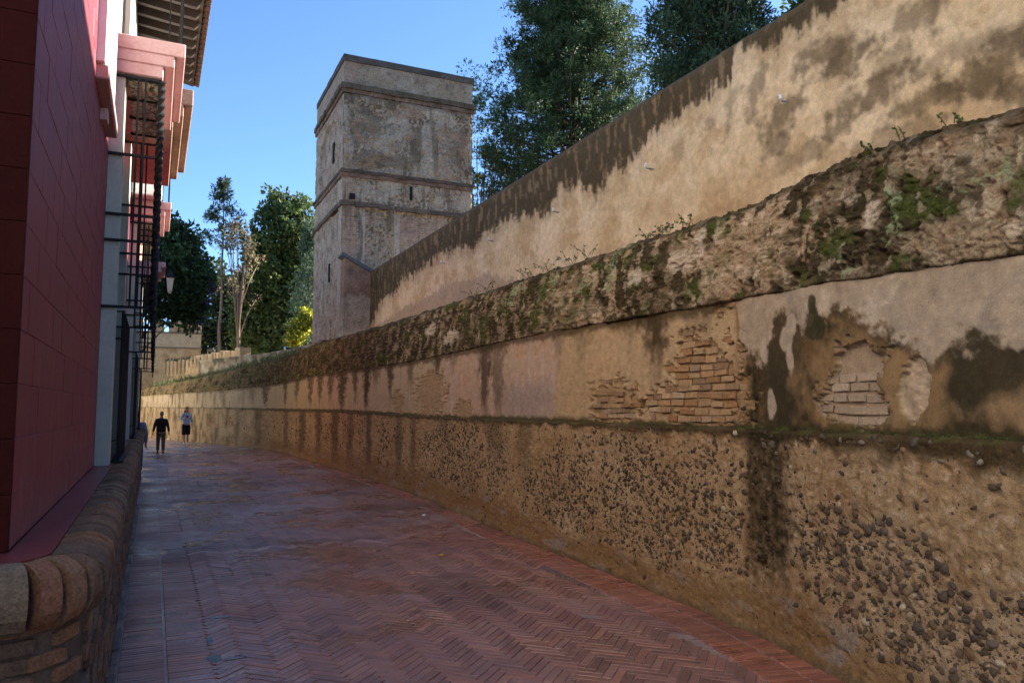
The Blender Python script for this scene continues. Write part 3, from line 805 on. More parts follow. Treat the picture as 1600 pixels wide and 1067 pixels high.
# ------------------------------------------------------------------ tower
TX0, TX1, TY0, TY1, TTOP = 6.75, 12.5, 31.0, 36.9, 16.45
def build_tower():
    root = empty('brick_tower', (9.6, 34, 0)); tag(root, 'tall square tower of worn brick and plaster rising behind the ochre wall', 'tower')
    def wcol(U, Z, face):
        w = fbm(U * 1.8 + face * 40, Z * 1.8, 5, 121); w2 = fbm(U * .5 + face * 30, Z * .5, 4, 122); w3 = fbm(U * 6 + face * 9, Z * 6, 4, 123)
        f1, f2, ih = worley(U * 2.2 + .4 * w, Z * 3.0 + .4 * w, 124)
        C = np.zeros(U.shape + (3,)) + np.array((.35, .26, .18))
        C = mixc(C, (.44, .36, .28), sstep(0, .45, w2 + .4 * w)); C = mixc(C, (.24, .18, .13), sstep(.2, .55, w + .4 * w3) * .7)
        C = mixc(C, (.20, .15, .11), sstep(.72, 1, ih) * .45)
        C = mixc(C, (.13, .095, .07), sstep(.35, .6, w3 + .3 * w) * .5)
        return C, w, w2, w3
    # front face (towards the camera)
    step = .035
    us = np.arange(TX0, TX1 + step, step); us[-1] = TX1
    zs = np.arange(2.5, 14.8, step)
    U, Z = np.meshgrid(us, zs, indexing='ij')
    C, w, w2, w3 = wcol(U, Z, 0)
    f1, f2, ih = worley(U * 3, Z * 4, 126)
    wf = fbm(U * 9, Z * 9, 3, 132); C = mixc(C, (.085, .055, .035), sstep(.05, .4, wf + .5 * w3 + .3 * w) * .75); C = mixc(C, (.56, .43, .30), sstep(.1, .45, -wf + .4 * w) * .55)
    off = .05 * fbm(U * 2, Z * 2, 4, 125) + .04 * (.5 - f1) + .04 * w3 + .02 * wf
    up = sstep(11.6, 11.7, Z)
    edge = sstep(TX1 - .7, TX1, U) * up; off = off - .10 * edge * np.abs(fbm(U * 1.5, Z * 1.2, 3, 127))
    # smooth plaster fields below the middle band, brick quoins at the corner
    sm = (1 - up) * sstep(10.3, 10.4, Z); C = mixc(C, (.46, .37, .27), sm * sstep(-.2, .3, fbm(U * 1.1, Z * 1.3, 3, 128)) * .8)
    q = (1 - sstep(.5, .62, U - TX0 + .06 * np.sign(np.sin(Z * 12)) + .05 * w)) * (1 - sstep(11.2, 11.4, Z)); brick = np.maximum(q, sstep(-.05, .15, -Z + 9.8) * sstep(-.15, .15, w2 + .4 * w + .12) * .95)
    brick = np.maximum(brick, (1 - up) * sstep(.25, .35, w2 + .3 * w) * .7)
    course = .5 + .5 * np.sin(Z * 2 * math.pi / .085)
    C = mixc(C, (.36, .22, .15), brick * .75); C = mixc(C, (.44, .36, .28), brick * sstep(.62, .9, course) * .6); off = off - brick * .02 * sstep(.6, .9, course)
    rec = (1 - sstep(9.95, 10.0, Z)) * (sstep(7.52, 7.56, U) * (1 - sstep(8.78, 8.82, U)) + sstep(9.0, 9.04, U))
    off = off - .10 * rec
    pil = (1 - sstep(9.95, 10.0, Z)) * ((np.abs(U - 7.63) < .12) | (np.abs(U - 9.12) < .13)); C = mixc(C, (.50, .41, .32), pil * .8)
    ln = (1 - sstep(.0, .05, np.abs(Z - 13.0 + .05 * fbm(U * 1, U * 0, 3, 129)))) * (1 - sstep(11.4, 11.6, U)) * sstep(7.4, 7.6, U); C = mixc(C, (.24, .12, .07), ln * .6)
    big = fbm(U * .7, Z * .8, 5, 133); C = mixc(C, (.50, .41, .31), sstep(.08, .16, big) * up * .6); C = mixc(C, (.15, .10, .065), sstep(.08, .25, -big + .2 * w3) * up * .75); off = off + .03 * sstep(.08, .12, big) * up
    sh = sstep(.0, .04, w2 + .25 * w - .1) * up; C = mixc(C, (.30, .24, .18), sh * .35); off = off + .02 * sh
    run = fbm(U * 2.6, Z * .35, 4, 134); C = mixc(C, (.10, .07, .045), sstep(.12, .4, run) * .55); rb = sstep(.1, .3, fbm(U * 1.2 + 5, Z * 1.5, 4, 135)) * up * .6; C = mixc(C, (.30, .18, .11), rb); C = mixc(C, (.46, .36, .26), rb * sstep(.6, .9, course) * .7)
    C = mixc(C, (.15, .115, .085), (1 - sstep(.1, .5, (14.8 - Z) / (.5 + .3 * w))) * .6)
    P = np.stack([U, TY0 - off, Z], -1)
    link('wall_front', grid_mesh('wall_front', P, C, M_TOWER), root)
    # street side face
    vs = np.arange(TY0, TY1 + .06, .06)
    Vv, Z = np.meshgrid(vs, zs, indexing='ij')
    C, w, w2, w3 = wcol(Vv, Z, 1)
    C = mixc(C, (.37, .245, .175), sstep(-.3, .2, w2 + .15) * .75)
    course = .5 + .5 * np.sin(Z * 2 * math.pi / .085); C = mixc(C, (.42, .35, .28), sstep(.62, .9, course) * .45)
    C = mixc(C, (.18, .125, .085), sstep(.05, .4, w + .5 * w3) * .5); C = mixc(C, (.50, .40, .30), sstep(.1, .4, -w + .4 * w3) * .5)
    off = .04 * w3 + .03 * w - .015 * sstep(.6, .9, course)
    u = (Vv - TY0) / (TY1 - TY0)
    inarch = (np.abs(u - .5) < .33) & (Z > 11.65) & ((Z < 13.4) | (np.hypot((u - .5) / .33, (Z - 13.4) / .95) < 1))
    inp = (np.abs(u - .5) < .38) & (Z < 10.0)
    off = off - .12 * inarch - .06 * inp
    pl = (np.abs(u - .08) < .07) & (Z < 11.3); C = mixc(C, (.45, .37, .29), pl * .5)
    P = np.stack([TX0 - off, Vv, Z], -1)
    link('wall_side', grid_mesh('wall_side', P[:, ::-1].copy(), C[:, ::-1].copy(), M_TOWER), root)
    m_st = attr_mat('tower_trim', 14, (.6, 1.3), .95, .9, .03, 4)
    def trim(name, x0, x1, y0, y1, z0, z1, col, seg=.09, rough=.012):
        # a course of laid bricks or slabs with ragged edges, running round two faces
        mb = MB(); rng = random.Random(int(z0 * 100) + int(x1 * 10))
        y = 0
        mb2 = []
        x = x0
        while x < x1 - .01:
            l = min(seg * rng.uniform(.8, 1.3), x1 - x); d = rng.uniform(-rough, rough)
            mb.box(x, x + l - .006, y0 + d, y0 + .35, z0 + d, z1 + d * .7); x += l
        y = y0 + .36
        while y < y1 - .01:
            l = min(seg * 1.5, y1 - y); d = rng.uniform(-rough, rough)
            mb.box(x0 + d, x0 + .35, y, y + l - .006, z0 + d, z1 + d * .7); y += l
        mb.box(x0 + .2, x1 - .05, y0 + .2, y1 - .02, z0 + .02, z1 - .02)
        me = mb.mesh(name); V = np.zeros(len(me.vertices) * 3); me.vertices.foreach_get('co', V); V = V.reshape(-1, 3)
        k = (.75 + .45 * fbm(V[:, 0] * 2 + V[:, 1], V[:, 2] * 3, 3, 130))[:, None]
        cc = np.ones((len(V), 4), np.float32); cc[:, :3] = np.clip(np.array(col) * k, 0, 1)
        me.attributes.new('Col', 'FLOAT_COLOR', 'POINT').data.foreach_set('color', cc.ravel()); me.materials.append(m_st)
        return link(name, me, root)
    e = .07
    trim('cornice', TX0 - e * 2, TX1 + e * 2, TY0 - e * 2, TY1 + e * 2, 14.98, 15.20, (.17, .125, .09), .25, .03)
    trim('cornice', TX0 - e, TX1 + e, TY0 - e, TY1 + e, 14.80, 14.98, (.26, .17, .12), .14, .02)
    trim('string_course', TX0 - e * 1.3, TX1 + e * .8, TY0 - e * 1.6, TY1 + e, 11.42, 11.56, (.15, .105, .08), .3, .03)
    trim('string_course', TX0 - e * .8, TX1 + e * .3, TY0 - e, TY1 + e, 11.26, 11.42, (.28, .17, .12), .13, .02)
    trim('string_course', TX0 - e * 1.3, 8.78, TY0 - e * 1.5, TY1 + e, 10.02, 10.22, (.17, .125, .095), .3, .03)
    trim('string_course', 9.0, TX1 + e, TY0 - e * 1.5, TY0 + .4, 10.02, 10.20, (.17, .125, .095), .3, .03)
    # parapet
    U, Z = np.meshgrid(us, np.arange(15.2, 16.2, step), indexing='ij'); C, w, w2, w3 = wcol(U, Z, 3)
    q = (1 - sstep(.55, .62, U - TX0 + .08 * np.sign(np.sin(Z * 14)))); C = mixc(C, (.36, .24, .17), q * .7)
    link('parapet', grid_mesh('parapet', np.stack([U, TY0 - .02 * w3 - .02 * w, Z], -1), C, M_TOWER), root)
    Vv, Z = np.meshgrid(vs, np.arange(15.2, 16.2, step), indexing='ij'); C, w, w2, w3 = wcol(Vv, Z, 4); C = mixc(C, (.36, .25, .18), w * 0 + .5)
    link('parapet', grid_mesh('parapet', np.stack([TX0 + .02 * w3, Vv, Z], -1)[:, ::-1].copy(), C[:, ::-1].copy(), M_TOWER), root)
    MB().box(TX0 + .3, TX1 - .01, TY0 + .3, TY1 - .05, 2.5, 16.1).build('core', paint('tower_core', (.3, .23, .17), .95), root)
    trim('coping', TX0 - .05, TX1 + .05, TY0 - .05, TY1 + .05, 16.18, 16.45, (.15, .125, .105), .5, .02)
    # slits and put-log holes
    md = paint('slit_dark', (.02, .018, .015), .95, .1)
    for x0, x1, z0, z1 in [(9.62, 9.74, 10.55, 11.15), (7.05, 7.28, 10.32, 10.55)]:
        f = MB(); f.box(x0, x1, TY0 - .06, TY0 + .3, z0, z1); f.build('slit', md, root)
    for y0, y1, z0, z1 in [(33.2, 33.5, 12.5, 13.4), (33.4, 33.6, 7.2, 8.0)]:
        f = MB(); f.box(TX0 + (.075 if z0 > 11 else .015), TX0 + .3, y0, y1, z0, z1); f.build('slit', md, root)
    # brick buttress with a sloping cap where the ochre wall ends
    b = MB().prism([(6.70, 3), (7.9, 3), (7.9, 7.2), (6.78, 7.75)], 'y', 30.35, 31.1)
    me = b.mesh('buttress'); bmm = bmesh.new(); bmm.from_mesh(me); bmesh.ops.subdivide_edges(bmm, edges=bmm.edges, cuts=24, use_grid_fill=True); bmm.to_mesh(me); bmm.free()
    V = np.zeros(len(me.vertices) * 3); me.vertices.foreach_get('co', V); V = V.reshape(-1, 3)
    cc = np.ones((len(V), 4), np.float32); base = np.where((V[:, 2] > 6.2)[:, None], (.30, .18, .12), (.42, .33, .24)) * (.85 + .4 * fbm(V[:, 0] * 2, V[:, 2] * 2, 4, 131))[:, None]; cc[:, :3] = np.clip(base, 0, 1)
    me.attributes.new('Col', 'FLOAT_COLOR', 'POINT').data.foreach_set('color', cc.ravel()); me.materials.append(M_TOWER); link('buttress', me, root)
    cap = MB().prism([(6.62, 7.80), (6.66, 7.92), (8.05, 7.24), (8.0, 7.10)], 'y', 30.25, 31.0); cap.build('buttress_cap', paint('slate_cap', (.075, .08, .085), .8, .3, 20), root)
build_tower()

# ------------------------------------------------------------------ far walls
def build_far():
    m_far = attr_mat('far_masonry', 20, (.7, 1.25), .95, .9, .03, 4)
    # crenellated wall stepping down behind the bend
    root = empty('battlement_wall', (5, 50, 0)); tag(root, 'pale crenellated wall with rows of merlons above the far bend', 'wall')
    def face(y0, y1, z0, zt, off, nm):
        ys = np.arange(y0, y1, .12); zs = np.linspace(0, 1, 24); Y, V = np.meshgrid(ys, zs, indexing='ij'); Z = z0 + (zt(Y) - z0) * V
        w = fbm(Y * 1.5, Z * 2, 4, 140); C = np.zeros(Y.shape + (3,)) + np.array((.46, .32, .17)); C = mixc(C, (.56, .41, .23), sstep(0, .4, w)); C = mixc(C, (.17, .15, .10), sstep(.1, .5, fbm(Y * 3, Z * 1, 4, 141)) * .6)
        P = np.stack([wall_x(Y) + off + .04 * w, Y, Z], -1); P2 = P[:, -1:].copy(); P2[..., 0] += .6; P3 = P2.copy(); P3[..., 2] -= 3
        P = np.concatenate([P, P2, P3], 1); C = np.concatenate([C, C[:, -1:], C[:, -1:]], 1)
        return link(nm, grid_mesh(nm, P, C, m_far), root)
    zt = lambda y: lin(y, [(37, 4.25), (45, 4.05), (57, 3.95)])
    face(33.5, 57.8, 0, zt, 3.0, 'wall_face')
    ys = np.concatenate([np.arange(45.0, 57.5, .62)])
    for k, y in enumerate(ys):
        y = float(y); x = float(wall_x(y)) + 3.0; a = math.atan(float(wall_x(y + .1) - wall_x(y - .1)) / .2)
        wd = .36 if k > 2 else .75; h = 4.98 + .06 * math.sin(k * 2.1) + (.08 if k < 2 else 0) - (.15 if y > 53 else 0)
        if k in (1,): continue
        Mx = Matrix.Translation((x + .3, y, 0)) @ Matrix.Rotation(-a, 4, 'Z')
        mb = MB(); mb.box(-.32, .32, -wd / 2, wd / 2, 3.8, h, .03, Mx)
        me = mb.mesh('merlon'); V = np.zeros(len(me.vertices) * 3); me.vertices.foreach_get('co', V); V = V.reshape(-1, 3)
        cc = np.ones((len(V), 4), np.float32); cc[:, :3] = np.array((.50, .35, .19)) * random.uniform(.8, 1.15)
        me.attributes.new('Col', 'FLOAT_COLOR', 'POINT').data.foreach_set('color', cc.ravel()); me.materials.append(m_far); link('merlon', me, root)
    # low parapet running back from the tower
    par = empty('parapet_wall', (5.3, 38, 0)); tag(par, 'low grey parapet on the wall top between the tower and the merlons', 'wall')
    ys = np.arange(30, 46, .15); zs = np.linspace(0, 1, 14); Y, V = np.meshgrid(ys, zs, indexing='ij'); top = lin(Y, [(30, 4.35), (37, 4.25), (46, 4.35)]) + .04 * fbm(Y, Y * 0, 3, 142); Z = 3.2 + (top - 3.2) * V
    w = fbm(Y * 1.5, Z * 2, 4, 143); C = np.zeros(Y.shape + (3,)) + np.array((.36, .27, .16)); C = mixc(C, (.13, .11, .065), sstep(0, .4, w + .5 * fbm(Y * 4, Z, 3, 144))); C = mixc(C, (.48, .42, .32), sstep(.1, .4, -w) * .7)
    P = np.stack([wall_x(Y) + 1.3 + .03 * w, Y, Z], -1); P2 = P[:, -1:].copy(); P2[..., 0] += .35; P3 = P2.copy(); P3[..., 2] -= 1.2
    link('parapet_face', grid_mesh('parapet_face', np.concatenate([P, P2, P3], 1), np.concatenate([C, C[:, -1:], C[:, -1:]], 1), m_far), par)
    # distant crenellated tower
    ft = empty('battlement_tower', (1.4, 63, 0)); tag(ft, 'squat tan tower with stumpy merlons closing the far end of the street', 'tower')
    us = np.arange(-1.6, 3.07, .06); zs = np.arange(0, 7.05, .06); U, Z = np.meshgrid(us, zs, indexing='ij'); w = fbm(U * 1.6, Z * 1.6, 4, 145)
    C = np.zeros(U.shape + (3,)) + np.array((.55, .39, .22)); C = mixc(C, (.44, .29, .16), sstep(-.1, .3, w)); C = mixc(C, (.55, .45, .31), sstep(6.0, 6.1, Z) * .6)
    course = .5 + .5 * np.sin(Z * 2 * math.pi / .12); C = mixc(C, (.54, .46, .34), sstep(.6, .9, course) * .4 * (Z < 6))
    link('wall_front', grid_mesh('wall_front', np.stack([U, 60 - .03 * w, Z], -1), C, m_far), ft)
    mt = paint('tan_masonry', (.48, .34, .2), .95, .2, 12, (.7, 1.25), .02, dirt=(.2, .16, .1))
    MB().box(-1.6, 3.04, 60.06, 64, 0, 7.03).build('core', mt, ft)
    mdk = paint('dark_course', (.20, .15, .10), .95)
    MB().box(-1.7, 3.12, 59.92, 64.1, 7.03, 7.13).build('string_course', mdk, ft); MB().box(-1.66, 3.1, 59.93, 64.05, 5.95, 6.05).build('string_course', mdk, ft)
    for k, x in enumerate((-1.3, .05, 1.3, 2.52)):
        MB().box(x - .45, x + .52, 59.98, 60.5, 7.13, 7.95 + .05 * math.sin(k * 3), .04).build('merlon', mt, ft)
    for y in (61.6, 63.2):
        MB().box(2.55, 3.04, y - .4, y + .4, 7.13, 7.93, .04).build('merlon', mt, ft)
build_far()

# ------------------------------------------------------------------ street
def street_h(x, y):
    return .010 * fbm(np.asarray(x) * .5, np.asarray(y) * .35, 3, 150)
def build_street():
    xs0 = np.linspace(0, 1, 90)
    ys = [-2.0]
    while ys[-1] < 58: ys.append(ys[-1] + min(.5, max(.05, .05 * (max(ys[-1], 0) / 6) ** 1.5)))
    ys = np.array(ys)
    Y, U = np.meshgrid(ys, xs0, indexing='ij')
    x0 = np.where(Y < 3.0, -3.2, np.where(Y > 24, -.9, -.3)); X = x0 + (wall_x(Y) + .06 - x0) * U
    Z = street_h(X, Y) - .0045 + .0085 * sstep(.0, .45, fbm(X * .55 + 3, Y * .4, 4, 156) + .5 * fbm(X * 3, Y * 3, 3, 157) + .40 * sstep(9.5, 12, Y) - .34 - .25 * sstep(2.2, 3.4, X) * (1 - sstep(8, 10, Y)))
    w = fbm(X * 1.2, Y * 1.2, 4, 151); w2 = fbm(X * .4, Y * .3, 3, 152)
    C = np.zeros(X.shape + (3,)) + np.array((.32, .235, .20)); C = mixc(C, (.38, .285, .24), sstep(0, .4, w)); C = mixc(C, (.16, .12, .105), sstep(.1, .5, w2))
    far = sstep(9.8, 12, Y); C = mixc(C, (.30, .19, .16), far * .6)
    o = link('street', grid_mesh('street', np.stack([X, Y, Z], -1)[:, ::-1].copy(), C[:, ::-1].copy(), M_MORTAR)); tag(o, kind='structure')
    return o
STREET = build_street()

def build_paving():
    rng = np.random.default_rng(21)
    items = []                                   # x, y, angle, length, width, zone
    W, n = .068, 4; L = W * n; ca = math.sqrt(.5)
    def rin(y): return float(wall_x(y)) - lin(y, [(0, .50), (5, .52), (9, .42), (13, .36), (60, .36)])
    S = int(36 / W)
    B = np.arange(-S, S)
    for b in B:
        for m in range(-9, 9):
            for kind in (0, 1):
                if kind == 0: gx, gy, lx, ly = b + 2 * n * m + n / 2, b + .5, L, W
                else: c = b; r0 = c + 1 + 2 * n * m; gx, gy, lx, ly = c + .5, r0 + n / 2, W, L
                gx *= W; gy *= W
                x = (gx - gy) * ca + 2.0; y = (gx + gy) * ca + 12.0
                if y < 1.5 or y > 34 or x < .45 + .05 or x > 5: continue
                if x > rin(y) - .015: continue
                items.append((x, y, math.pi / 4 + (math.pi / 2 if kind else 0), L, W, 0))
    y = 1.6
    while y < 34:
        t = .052 * rng.uniform(.9, 1.12)
        for x in (-.005, .295): items.append((x, y, 0, .285, t, 1))
        y += t
    y = 2.0
    while y < 34:
        t = .056 * rng.uniform(.9, 1.12); xw = float(wall_x(y)); a = math.atan((float(wall_x(y + .2)) - float(wall_x(y - .2))) / .4); r = rin(y); wd = xw - r
        items.append((r + wd * .30, y, -a, wd * .54, t, 2)); items.append((r + wd * .78, y, -a, wd * .36, t, 2)); y += t
    A = np.array(items)
    X, Y, Z = A[:, 0], A[:, 1], street_h(A[:, 0], A[:, 1])
    w = fbm(X * .9, Y * .9, 4, 153); w2 = fbm(X * .35, Y * .25, 3, 154)
    cols = np.array([(.31, .135, .095), (.265, .112, .082), (.34, .158, .11), (.235, .105, .082), (.31, .145, .11)])[rng.integers(0, 5, len(A))] * rng.uniform(.85, 1.15, (len(A), 1))
    slur = np.clip(sstep(-.25, .35, w) * .35 + sstep(9.9, 11, Y) * .45, 0, .75)
    cols = cols * (1 - slur[:, None]) + np.array((.31, .18, .15)) * slur[:, None]
    wet = sstep(.05, .4, fbm(X * .7 + 9, Y * .5, 4, 155)); cols = cols * (1 - .35 * wet[:, None])
    cols[A[:, 5] == 2] *= np.array((1.15, .95, .8))
    # one pale zigzag course across the street
    zig = 10.1 + .0 * X
    zz = np.abs(Y - (10.05 + .16 * np.abs(((X - .5) / .45) % 2 - 1) + .35 * sstep(2.6, 4.2, X)))
    mz = (zz < .075) & (A[:, 5] == 0); cols[mz] = np.array((.40, .23, .20)) * rng.uniform(.9, 1.1, (mz.sum(), 1))
    dz = (np.abs(Y - 10.35 - .3 * sstep(2.6, 4.2, X)) < .14) & (A[:, 5] == 0) & (X < 3); cols[dz] *= .7
    variants = []
    for k in range(10):
        V, F = brick_shape(1, 1, 1, .5, 200 + k, 0)
        variants.append((V, F))
    H = .03
    def m4(i):
        x, y, a, l, wd, zn = A[i]
        bx, by = .0045 + rng.uniform(0, .003), .0045 + rng.uniform(0, .003)
        return mat4(Vector((x, y, Z[i] - H / 2 + rng.normal(0, .0012) + .003 + (.0025 if zn == 2 else 0))), Matrix.Rotation(a + rng.normal(0, .012), 3, 'Z') @ Matrix.Rotation(rng.normal(0, .006), 3, 'X') @ Matrix.Rotation(rng.normal(0, .004), 3, 'Y'), (l - bx, wd - by, H))
    # unit brick with small fixed chamfer, made at real size per zone
    def unit(l, wd):
        V, F = bevel_box(1, 1, 1, .0001)
        V = V.copy(); bxs = .006
        V2, F2 = bevel_box(l, wd, H, .004); V2 = V2 / np.array([l, wd, H]); return V2, F2
    U = {0: unit(L, W), 1: unit(.285, .052), 2: unit(.25, .056)}
    D = A[:, 1] * .906 + A[:, 0] * .4226; lat = A[:, 0] * .906 - A[:, 1] * .4226
    px = lat / np.maximum(D, .1) * 1200; py = 1.75 / np.maximum(D, .1) * 1200 + 636
    vis = (np.abs(px) < 800) & (py < 1067) & (D > 1)
    order = np.argsort(np.where(vis, D, 999)); own = order[:300]
    meshes = {}
    for i in own:
        zn = int(A[i, 5]); key = (zn, int(rng.integers(14)))
        if key not in meshes:
            V, F = U[zn]; me = bpy.data.meshes.new('brick'); me.from_pydata([tuple(v) for v in V], [], F)
            cc = np.ones((len(V), 4), np.float32); cc[:, :3] = cols[i]; me.attributes.new('Col', 'FLOAT_COLOR', 'POINT').data.foreach_set('color', cc.ravel()); me.materials.append(M_PAVE); meshes[key] = me
        o = bpy.data.objects.new('brick', meshes[key]); COL.objects.link(o); o.parent = STREET; o.matrix_world = Matrix(m4(i).tolist())
    ownset = set(own.tolist())
    for zn in (0, 1, 2):
        idx = [i for i in range(len(A)) if int(A[i, 5]) == zn and i not in ownset]
        V, F = U[zn]
        Vb = np.array([(x, y, z) for z in (-.5, .5) for x, y in ((-.5, -.5), (.5, -.5), (.5, .5), (-.5, .5))]); Fb = [(4, 5, 6, 7), (0, 1, 5, 4), (1, 2, 6, 5), (2, 3, 7, 6), (3, 0, 4, 7)]
        for V_, F_, ii in ((V, F, [i for i in idx if A[i, 1] < 9]), (Vb, Fb, [i for i in idx if A[i, 1] >= 9])):
            o = scatter('brick_paving', V_, F_, np.array([m4(i) for i in ii]), cols[ii], M_PAVE, STREET); o['kind'] = 'stuff'
build_paving()

def build_puddles():
    m, N, L, B = newmat('puddle_water'); B.inputs['Base Color'].default_value = (.05, .03, .025, 1); B.inputs['Roughness'].default_value = .10; B.inputs['Specular IOR Level'].default_value = .6
    rng = np.random.default_rng(3)
    for k, (cx, cy, rx, ry) in enumerate([(.46, 5.90, .045, .09), (.56, 5.84, .08, .022), (.57, 7.0, .10, .022), (.455, 6.35, .018, .10)]):
        n = 40; t = np.linspace(0, 2 * math.pi, n, endpoint=False); r = 1 + .45 * fbm(np.cos(t) * 1.6 + k * 7, np.sin(t) * 1.6, 3, 160)
        x = cx + rx * r * np.cos(t) + .25 * ry * np.sin(t) * (rx > .1); y = cy + ry * r * np.sin(t)
        V = np.stack([x, y, street_h(x, y) + .0065], -1); V = np.concatenate([V, [[cx, cy, float(street_h(cx, cy)) + .0065]]])
        F = np.array([(i, (i + 1) % n, n) for i in range(n)])
        tag(link('puddle', raw_mesh('puddle', V, F, m, None, True)), kind='structure')
build_puddles()

def build_litter():
    m = paint('dead_leaf', (.62, .33, .03), .7, .3)
    n = 9; t = np.linspace(0, 1, n); wv = np.sin(t * math.pi) ** .8 * .03
    V = []
    for i in range(n): V += [(t[i] * .12 - .06, -wv[i], .006 + .03 * abs(t[i] - .5) + .012), (t[i] * .12 - .06, 0, .006 + .03 * abs(t[i] - .5)), (t[i] * .12 - .06, wv[i], .006 + .03 * abs(t[i] - .5) + .014)]
    F = [(i * 3 + a, i * 3 + a + 1, i * 3 + a + 4, i * 3 + a + 3) for i in range(n - 1) for a in (0, 1)]
    o = link('fallen_leaf', raw_mesh('fallen_leaf', np.array(V), np.array(F), m, None, True)); o.location = (3.1, 8.62, .012); o.rotation_euler = (0, 0, .9)
    tag(o, 'curled yellow leaf lying alone on the brick paving', 'leaf')
    mp = paint('paper', (.7, .7, .72), .7, .3)
    V = np.array([(-.05, -.03, .004), (0, -.032, .022), (.05, -.03, .006), (-.05, .03, .006), (0, .032, .026), (.05, .03, .003)]); F = np.array([(0, 1, 4, 3), (1, 2, 5, 4)])
    o = link('paper_scrap', raw_mesh('paper_scrap', V, F, mp)); o.location = (4.05, 12.0, .012); o.rotation_euler = (0, 0, .4); tag(o, 'small white paper scrap near the foot of the earth wall', 'litter')
build_litter()

# ------------------------------------------------------------------ house on the left
HX = -.45
M_RED = paint('crimson_paint', (.205, .028, .038), .5, .35, 45, (.82, 1.14), .004, dirt=(.17, .026, .034), big=1.1)
M_REDEND = paint('shaded_end_paint', (.050, .008, .006), .85, .1, 40, (.8, 1.15), .003)  # end face: its shade is put into the colour as a darker red
M_SILL = paint('sill_paint', (.17, .030, .035), .35, .5, 45, (.85, 1.1), .002, dirt=(.22, .05, .05))
M_WHITE = paint('white_paint', (.74, .73, .68), .6, .4, 30, (.93, 1.05), .002)
M_FRAME = paint('pale_frame_paint', (.44, .47, .40), .6, .4, 30, (.9, 1.06), .002)
M_PINK = paint('pink_render', (.58, .36, .335), .7, .35, 35, (.88, 1.08), .003, dirt=(.42, .22, .19))
M_IRON = paint('black_iron', (.008, .0075, .008), .6, .25, 80, (.7, 1.4), .001)
M_BROWN = paint('stained_render', (.36, .24, .18), .85, .3, 20, (.7, 1.2), .004, dirt=(.12, .08, .06))
M_GLASS = paint('dark_glass', (.02, .025, .03), .08, .6, 5, (1, 1), 0)
M_WOOD = paint('brown_shutter', (.045, .028, .018), .6, .4, 40, (.7, 1.3), .002)
M_TILE = paint('clay_tile', (.13, .07, .05), .9, .2, 20, (.6, 1.25), .006, dirt=(.10, .07, .05))

def weather_red(m):
    N, L = m.node_tree.nodes, m.node_tree.links; B = N['Principled BSDF']
    old = B.inputs['Base Color'].links[0].from_socket; co = coords(N, L)
    sx = N.new('ShaderNodeSeparateXYZ'); L.new(co, sx.inputs[0])
    n = tex_noise(N, L, co, 6, 8, .7); a = N.new('ShaderNodeMath'); a.operation = 'ADD'; L.new(ramp(N, L, sx.outputs['Z'], 1.24, 1.75, .30, .0), a.inputs[0]); L.new(n, a.inputs[1])
    c = mixn(N, L, old, (.26, .115, .105), ramp(N, L, a.outputs[0], .60, .85, 0, .6))          # dust splashed up from the sill
    mp = N.new('ShaderNodeMapping'); mp.inputs['Scale'].default_value = (3, 3, .45); L.new(co, mp.inputs[0]); n2 = tex_noise(N, L, mp.outputs[0], 2.2, 6, .65)
    c = mixn(N, L, c, (.30, .07, .085), ramp(N, L, n2, .52, .75, 0, .55))                       # faded runs
    n3 = tex_noise(N, L, co, 26, 4, .7); c = mixn(N, L, c, (.12, .02, .025), ramp(N, L, n3, .62, .72, 0, .5))
    L.new(c, B.inputs['Base Color'])
weather_red(M_RED)
HOUSE = empty('pink_house', (HX, 8, 0)); tag(HOUSE, 'pink painted house with black window grilles and a rolled brick plinth at left', 'house')
